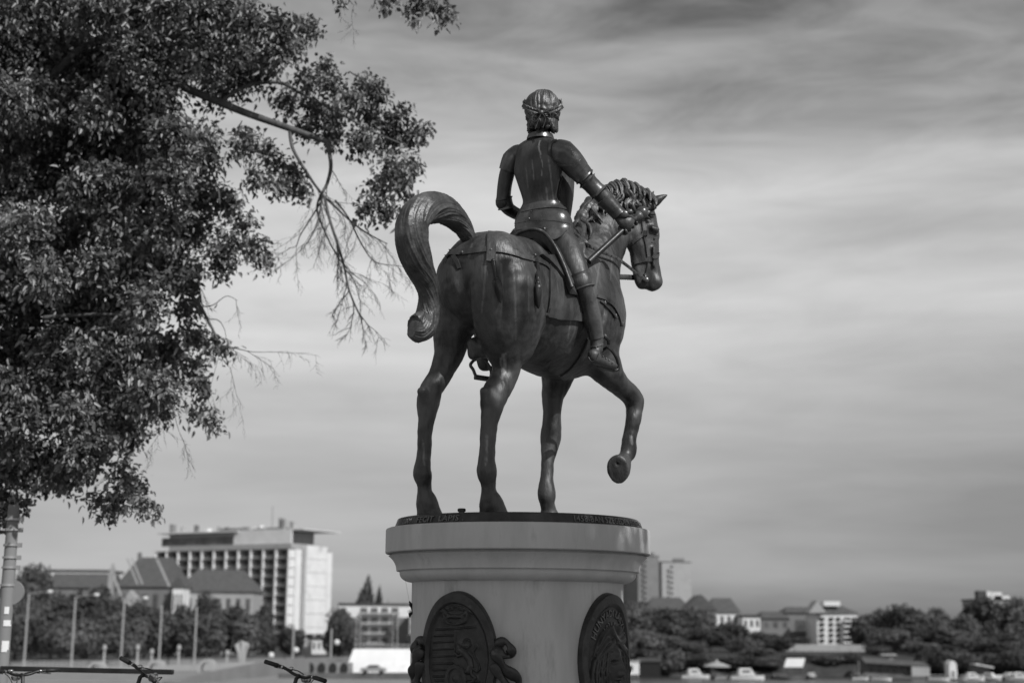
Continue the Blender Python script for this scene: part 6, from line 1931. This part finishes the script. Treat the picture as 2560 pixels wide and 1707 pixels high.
# ------------------------------------------------------------------ big linden on the left
PS = 2560 / 2352
TB = []
def row(y, x0, x1, r, st_=None):
    st_ = st_ or r * .95
    x = x0
    while x <= x1:
        TB.append((x, y + random.uniform(-.3, .3) * r, r * random.uniform(.85, 1.1))); x += st_
row(25, -60, 600, 66); row(125, -60, 560, 72); row(225, -60, 430, 74); row(325, -60, 480, 68); row(430, -60, 500, 68); row(530, -60, 480, 66)
row(610, -60, 430, 60); row(700, -60, 370, 68); row(790, -60, 390, 66); row(870, -60, 380, 62); row(950, -60, 310, 58); row(1030, -60, 250, 50); row(1085, -60, 200, 38)
TB += [(640, 55, 52), (690, 65, 34), (716, 62, 20), (620, 120, 46), (670, 105, 34), (600, 165, 42), (750, 150, 24), (762, 190, 32), (705, 185, 40), (500, 195, 56), (555, 165, 48), (655, 225, 30),
       (838, 190, 32), (868, 205, 28), (805, 228, 34), (850, 258, 38), (760, 255, 40), (720, 245, 30), (700, 290, 26),
       (560, 320, 44), (620, 355, 38), (665, 395, 38), (690, 430, 22), (640, 420, 28), (760, 300, 30), (830, 325, 42), (900, 320, 46), (950, 305, 30), (975, 295, 14), (905, 385, 44), (945, 375, 24), (930, 420, 24),
       (866, 430, 32), (885, 480, 28), (845, 475, 24), (900, 270, 26), (590, 400, 34), (520, 455, 44), (560, 510, 36), (590, 565, 30), (612, 588, 14), (520, 560, 52), (500, 605, 34), (440, 645, 26), (925, 250, 16),
       (430, 700, 36), (450, 765, 30), (490, 790, 24), (515, 800, 14), (440, 845, 36), (465, 880, 24), (372, 925, 32), (440, 935, 16), (470, 948, 14), (495, 965, 12), (305, 1005, 26),
       (285, 1075, 34), (308, 1108, 26), (268, 1140, 28), (325, 1152, 22), (225, 1150, 18), (355, 1162, 10), (15, 1140, 30), (55, 1140, 16), (10, 1180, 24), (245, 1170, 14),
       (880, 0, 13), (950, 12, 16), (1000, 10, 20), (1035, 24, 10), (955, 34, 8), (1015, 34, 8), (790, -4, 9), (905, -12, 16), (975, -22, 24)]
def leaves(n_of, blobs, lsz, fold=.35, seed=3, narrow=1.0, droop=.4):
    """blobs: (centre, radius, count) -> leaf mesh arrays; leaves sit along short twigs"""
    r = np.random.default_rng(seed)
    Cs = []; Ds = []
    for (c, rad, cnt) in blobs:
        ntw = max(3, cnt // 7)
        for _ in range(ntw):
            d = r.normal(size=3); d /= np.linalg.norm(d)
            st_ = np.array(c) + d * rad * r.uniform(.05, .75)
            dd = d + np.array([.25, 0, -.35]) + r.normal(size=3) * .45; dd /= np.linalg.norm(dd)
            ln = min(rad * .75, .36) * r.uniform(.3, 1.2)
            for k in range(7):
                t = (k + r.uniform(0, 1)) / 7
                p = st_ + dd * ln * t + np.array([0, 0, -.10 * t * t]) + r.normal(size=3) * lsz * .75
                Cs.append(p); Ds.append(dd)
    Cs = np.array(Cs); Ds = np.array(Ds); n = len(Cs)
    ax = Ds * .6 + r.normal(size=(n, 3)) * .75 + np.array([0, 0, -droop]); ax /= np.linalg.norm(ax, axis=1)[:, None]
    nr = np.array([.35, -.35, .75]) + r.normal(size=(n, 3)) * .55
    sd_ = np.cross(ax, nr); sd_ /= np.linalg.norm(sd_, axis=1)[:, None]
    nn = np.cross(sd_, ax)
    s = (lsz * r.uniform(.65, 1.25, n))[:, None]
    b = Cs; tip = Cs + ax * s - nn * s * .12
    w1 = .42 * narrow; w2 = .34 * narrow
    L1 = Cs + ax * s * .22 + sd_ * s * w1 + nn * s * fold * .35; R1 = Cs + ax * s * .22 - sd_ * s * w1 + nn * s * fold * .35
    L2 = Cs + ax * s * .62 + sd_ * s * w2 + nn * s * fold * .22; R2 = Cs + ax * s * .62 - sd_ * s * w2 + nn * s * fold * .22
    V = np.stack([b, L1, L2, tip, R2, R1], 1).reshape(-1, 3)
    k = np.arange(n)[:, None] * 6
    F = np.concatenate([k + np.array([[0, 1, 2, 3]]), k + np.array([[0, 3, 4, 5]])])
    return V, F
TY = 17.0
lin = empty('linden_tree', (-9.6, 18.2, 0), label='large leafy linden filling the upper left of the photo', cat='tree')
LO = np.array([-9.6, 18.2, 0])
blobs = []; bl2 = []
rr_ = random.Random(11)
for (x, y, r) in TB:
    inner = x < 420 and y < 1000
    Yb = TY + rr_.uniform(-.9, .9) * (1.6 if inner else .7)
    c = at(x * PS, y * PS, Yb); rad = r * PS / FPX * Yb
    cnt = int(5000 * rad * rad * (1.0 if r > 30 else 1.4)) + 14
    blobs.append((tuple(c), rad * .86, cnt)); bl2.append((tuple(c), rad * .92, max(6, int(cnt * .22))))
    if inner and r > 40:
        c = at(x * PS + rr_.uniform(-30, 30), y * PS + rr_.uniform(-30, 30), Yb + 1.2)
        blobs.append((tuple(c), rad * 1.2, int(cnt * 1.1)))
for k in range(130):      # the rest of the crown, round the trunk and above the picture
    if k < 70: c = Vector((rr_.uniform(-12.6, -7.2), rr_.uniform(16.2, 20.4), rr_.uniform(4.6, 11.8)))
    else: c = at(rr_.uniform(-150, 620), rr_.uniform(-520, -40), TY + rr_.uniform(-1.2, 1.8))
    blobs.append((tuple(c), rr_.uniform(.55, .85), 420))
V, F = leaves(0, blobs, .071, seed=3, narrow=.80)
mesh_np('crown', V - LO, F, M['leaf'], lin, smooth=False)
V, F = leaves(0, bl2, .095, seed=8, narrow=.40, droop=.9)
mesh_np('bracts', V - LO, F, M['bract'], lin, smooth=False)
mb = MB(LO)
mb.tube(catmull([(-9.6, 18.2, -.3), (-9.5, 18.2, 1.2), (-9.2, 18.1, 3.2), (-8.9, 17.9, 5.2), (-8.4, 17.8, 7.4), (-7.6, 17.6, 9.4)], 5), catr([.46, .34, .29, .25, .17, .08], 5), 16, mod=lambda i, a: 1 + .06 * math.cos(5 * a + i))
mb.build('trunk', M['bark'], lin, smooth=True)
def branch(pts, r0, r1, Y0=TY, name='branch', par=lin, tw=0, seed=0, origin=None, tmat='bark'):
    P = [at(a * PS, b * PS, Y0 + (c if c else 0)) for a, b, c in pts]
    if origin is not None: P = [Vector(origin)] + P
    Q = catmull(P, 6); n = len(Q)
    mb = MB(LO); mb.tube(Q, [r0 + (r1 - r0) * i / (n - 1) for i in range(n)], 9)
    rnd = random.Random(seed)
    def twig(p, d, ln, r, dep):
        pts = [p]; dd = d.copy()
        m = 5
        for k in range(m):
            dd = (dd + Vector((rnd.uniform(-.28, .28), rnd.uniform(-.2, .2), rnd.uniform(-.30, .16)))).normalized()
            pts.append(pts[-1] + dd * ln / m)
        mb.tube(pts, [r * (1 - .75 * k / m) for k in range(m + 1)], 5)
        if dep > 0:
            for k in range(1, m + 1):
                for _ in range(2 if dep > 1 else 2):
                    if rnd.random() < (.62 if dep > 1 else .5):
                        sd = Vector((rnd.uniform(-1, 1), rnd.uniform(-.7, .7), rnd.uniform(-.8, .5)))
                        d2 = (dd * .9 + sd * .85).normalized()
                        twig(pts[k], d2, ln * rnd.uniform(.34, .5), max(r * .5, .0020), dep - 1)
    if tw:
        for k in range(tw):
            i = int((.22 + .78 * k / max(tw - 1, 1)) * (n - 2))
            d = (Q[i + 1] - Q[i]).normalized()
            sd = Vector((rnd.uniform(-1, 1), rnd.uniform(-.5, .5), rnd.uniform(-.6, .3)))
            twig(Q[i], (d * .8 + sd * .8).normalized(), rnd.uniform(.32, .6), max(r1 * .9, .004), 2)
    return mb.build(name, M['bark'], par, smooth=True)
branch([(180, 120, .4), (330, 165, .2), (480, 225, 0), (560, 258, 0), (650, 290, 0), (720, 315, 0), (752, 328, 0), (764, 350, 0)], .065, .028, origin=(-8.9, 17.9, 5.4), seed=1)
branch([(752, 328, 0), (760, 380, 0), (752, 420, 0), (740, 445, 0), (738, 470, 0), (726, 520, 0), (705, 560, 0)], .028, .007, tw=7, seed=2)
branch([(665, 293, 0), (672, 340, 0), (700, 390, 0), (735, 440, 0), (775, 480, 0), (820, 520, 0), (860, 545, 0), (890, 560, 0)], .024, .006, tw=9, seed=3)
branch([(745, 450, 0), (756, 500, 0), (775, 560, 0), (790, 610, 0), (800, 660, 0), (815, 700, 0), (832, 734, 0)], .020, .010, tw=10, seed=4)
branch([(740, 440, .1), (728, 480, .1), (745, 530, .1), (770, 580, .1), (800, 620, .1), (840, 650, .1)], .016, .004, tw=8, seed=5)
branch([(770, 460, -.1), (800, 500, -.1), (830, 560, -.1), (860, 600, -.1), (905, 610, -.1)], .014, .004, tw=8, seed=6)
branch([(740, 460, .1), (715, 500, .1), (690, 540, .1), (680, 565, .1), (662, 570, .1)], .012, .003, tw=4, seed=7)
branch([(500, 240, 0), (560, 200, 0), (640, 190, 0), (700, 220, 0), (780, 260, 0), (850, 300, 0), (920, 330, 0)], .028, .010, seed=8)
branch([(300, 620, .2), (400, 650, .1), (450, 690, 0), (480, 740, 0), (500, 780, 0)], .035, .012, seed=9)
branch([(420, 640, 0), (455, 655, 0), (465, 700, 0), (490, 700, 0), (520, 680, 0), (545, 690, 0)], .010, .003, tw=2, seed=10)
branch([(460, 700, 0), (468, 730, 0), (500, 735, 0), (515, 755, 0), (520, 780, 0)], .008, .003, tw=2, seed=11)
branch([(500, 795, 0), (540, 800, 0), (580, 808, 0), (620, 808, 0)], .007, .003, tw=3, seed=12)
branch([(500, 800, 0), (515, 830, 0), (530, 845, 0)], .005, .003, tw=2, seed=13)
branch([(400, 940, 0), (405, 970, 0), (415, 1000, 0)], .005, .002, tw=2, seed=14)
branch([(100, 730, -.6), (160, 725, -.6), (260, 722, -.6), (330, 735, -.5)], .03, .012, seed=15)
branch([(240, 60, -.5), (340, 85, -.4), (430, 110, -.3), (520, 95, -.2), (590, 120, 0)], .035, .012, seed=16)
branch([(290, 1030, 0), (270, 1060, 0), (285, 1110, 0), (300, 1150, 0)], .010, .004, tw=1, seed=17)
branch([(780, -30, 0), (800, 0, 0), (815, 14, 0)], .005, .002, tw=2, seed=18)
branch([(470, 330, -.2), (480, 380, -.2), (500, 430, -.2), (505, 470, -.2)], .014, .008, seed=19)

# dead leaf caught on a spider thread beside the pedestal
p = at(1028, 1524, 9.75)
mb = MB(p)
a = [at(1023, 1502, 9.75), at(1028, 1512, 9.76), at(1031, 1524, 9.75), at(1033, 1530, 9.74), at(1026, 1534, 9.75), at(1024, 1542, 9.76)]
mb.tube(catmull(a, 4), catr([.003, .014, .006, .009, .012, .004], 4), 8, ell=.3, mod=lambda i, q: 1 + .25 * math.cos(3 * q + i))
mb.tube([a[0], at(1012, 1440, 9.7)], .0006, 4)
tag(mb.build('dead_leaf', M['black'], smooth=False), 'small curled dead leaf hanging in the air beside the pedestal', 'leaf')

# unseen neighbouring linden; leaf clusters placed sunward of the spots they shade
S1 = Vector((0, 9.9, 1.9)) + SUND * 8.6
SX, SY = S1.x + 1.6, S1.y - 1.2
sh = empty('shade_tree', (SX, SY, 0), label='neighbouring linden right of the monument whose crown shades the pedestal', cat='tree')
SO2 = np.array([SX, SY, 0])
rr_ = random.Random(21); blobs = []
def shade(px, py, Yt, rad, cnt, t=None):
    p = at(px, py, Yt) + SUND * (t or rr_.uniform(7.2, 9.8)); blobs.append((tuple(p), rad * .8, cnt))
for py in range(1345, 2200, 75):
    for px in range(1000, 1640, 70):
        if rr_.random() < .9 and not any(abs(px - a) < 66 and abs(py - b) < 55 for a, b in ((1295, 1500), (1510, 1410), (1370, 1440), (1560, 1350), (1600, 1600))): shade(px + rr_.uniform(-15, 15), py + rr_.uniform(-15, 15), 9.4, .22, 48)
for px, py, Yt, r_ in ((1335, 400, 10, .10), (1335, 445, 10, .10), (1130, 870, 9.4, .12), (1060, 1060, 9.5, .10), (1370, 1010, 10.5, .10)):
    shade(px, py, Yt, r_, 30)
for px, py, Yt in ((1060, 1120, 9.5), (1058, 1180, 9.5), (1070, 1250, 9.5), (1222, 1080, 9.3), (1218, 1150, 9.3), (1225, 1230, 9.3), (1235, 1270, 9.3), (1370, 1080, 10.5), (1368, 1150, 10.5), (1368, 1220, 10.5), (1372, 1270, 10.5), (1575, 1060, 10.4), (1570, 1130, 10.4)):
    shade(px, py, Yt, .16, 26)
for k in range(60):
    p = S1 + Vector((rr_.uniform(.4, 3.4), rr_.uniform(-3.0, .2), rr_.uniform(-1.0, 2.2)))
    o_ = p - S1; t_ = o_.y / SUND.y; zz_ = o_.z - SUND.z * t_; xx_ = o_.x - SUND.x * t_
    if zz_ < -.7 or xx_ > 3.2: blobs.append((tuple(p), .5, 110))
V, F = leaves(0, blobs, .13, seed=31)
# crown shaped by its shadow: leaves shading the upper bronze dropped, except chosen patches
Lf_ = V.reshape(-1, 6, 3); b0 = Lf_[:, 0]; t_ = (b0[:, 1] - 10.0) / SUND.y
xs_, zs_ = b0[:, 0] - SUND.x * t_, b0[:, 2] - SUND.z * t_
keep = (zs_ < 2.95) | (np.abs(xs_) > 3.0)
for (a_, b_, Y_, r1, r2) in ((1335, 425, 10, .17, .20), (1130, 870, 9.4, .14, .16), (1060, 1080, 9.5, .14, .2), (1370, 1010, 10.5, .1, .2)):
    q_ = at(a_, b_, Y_); dt = (q_.y - 10.0) / SUND.y
    keep |= ((xs_ - (q_.x - SUND.x * dt)) / r1) ** 2 + ((zs_ - (q_.z - SUND.z * dt)) / r2) ** 2 < 1
V = Lf_[keep].reshape(-1, 3); n_ = int(keep.sum()); k_ = np.arange(n_)[:, None] * 6
F = np.concatenate([k_ + np.array([[0, 1, 2, 3]]), k_ + np.array([[0, 3, 4, 5]])])
mesh_np('crown', V - SO2, F, M['leaf'], sh, smooth=False)
mb = MB(SO2); mb.tube(catmull([(SX, SY, -.2), (SX - .1, SY, 2), (SX - .1, SY + .1, 4.5), (SX - .5, SY, S1.z)], 5), catr([.3, .22, .17, .07], 5), 14); mb.build('trunk', M['bark'], sh, smooth=True)
mb = MB(SO2)
for k in range(5):
    q = S1 + Vector((rr_.uniform(-1.2, .6), rr_.uniform(-.8, .8), rr_.uniform(-1.2, .6)))
    mb.tube(catmull([(SX - .1, SY + .1, 4.2 + k * .3), (Vector((SX, SY, 5.2)) + q) / 2, q], 5), catr([.09, .05, .015], 5), 8)
mb.build('branches', M['bark'], sh, smooth=True)
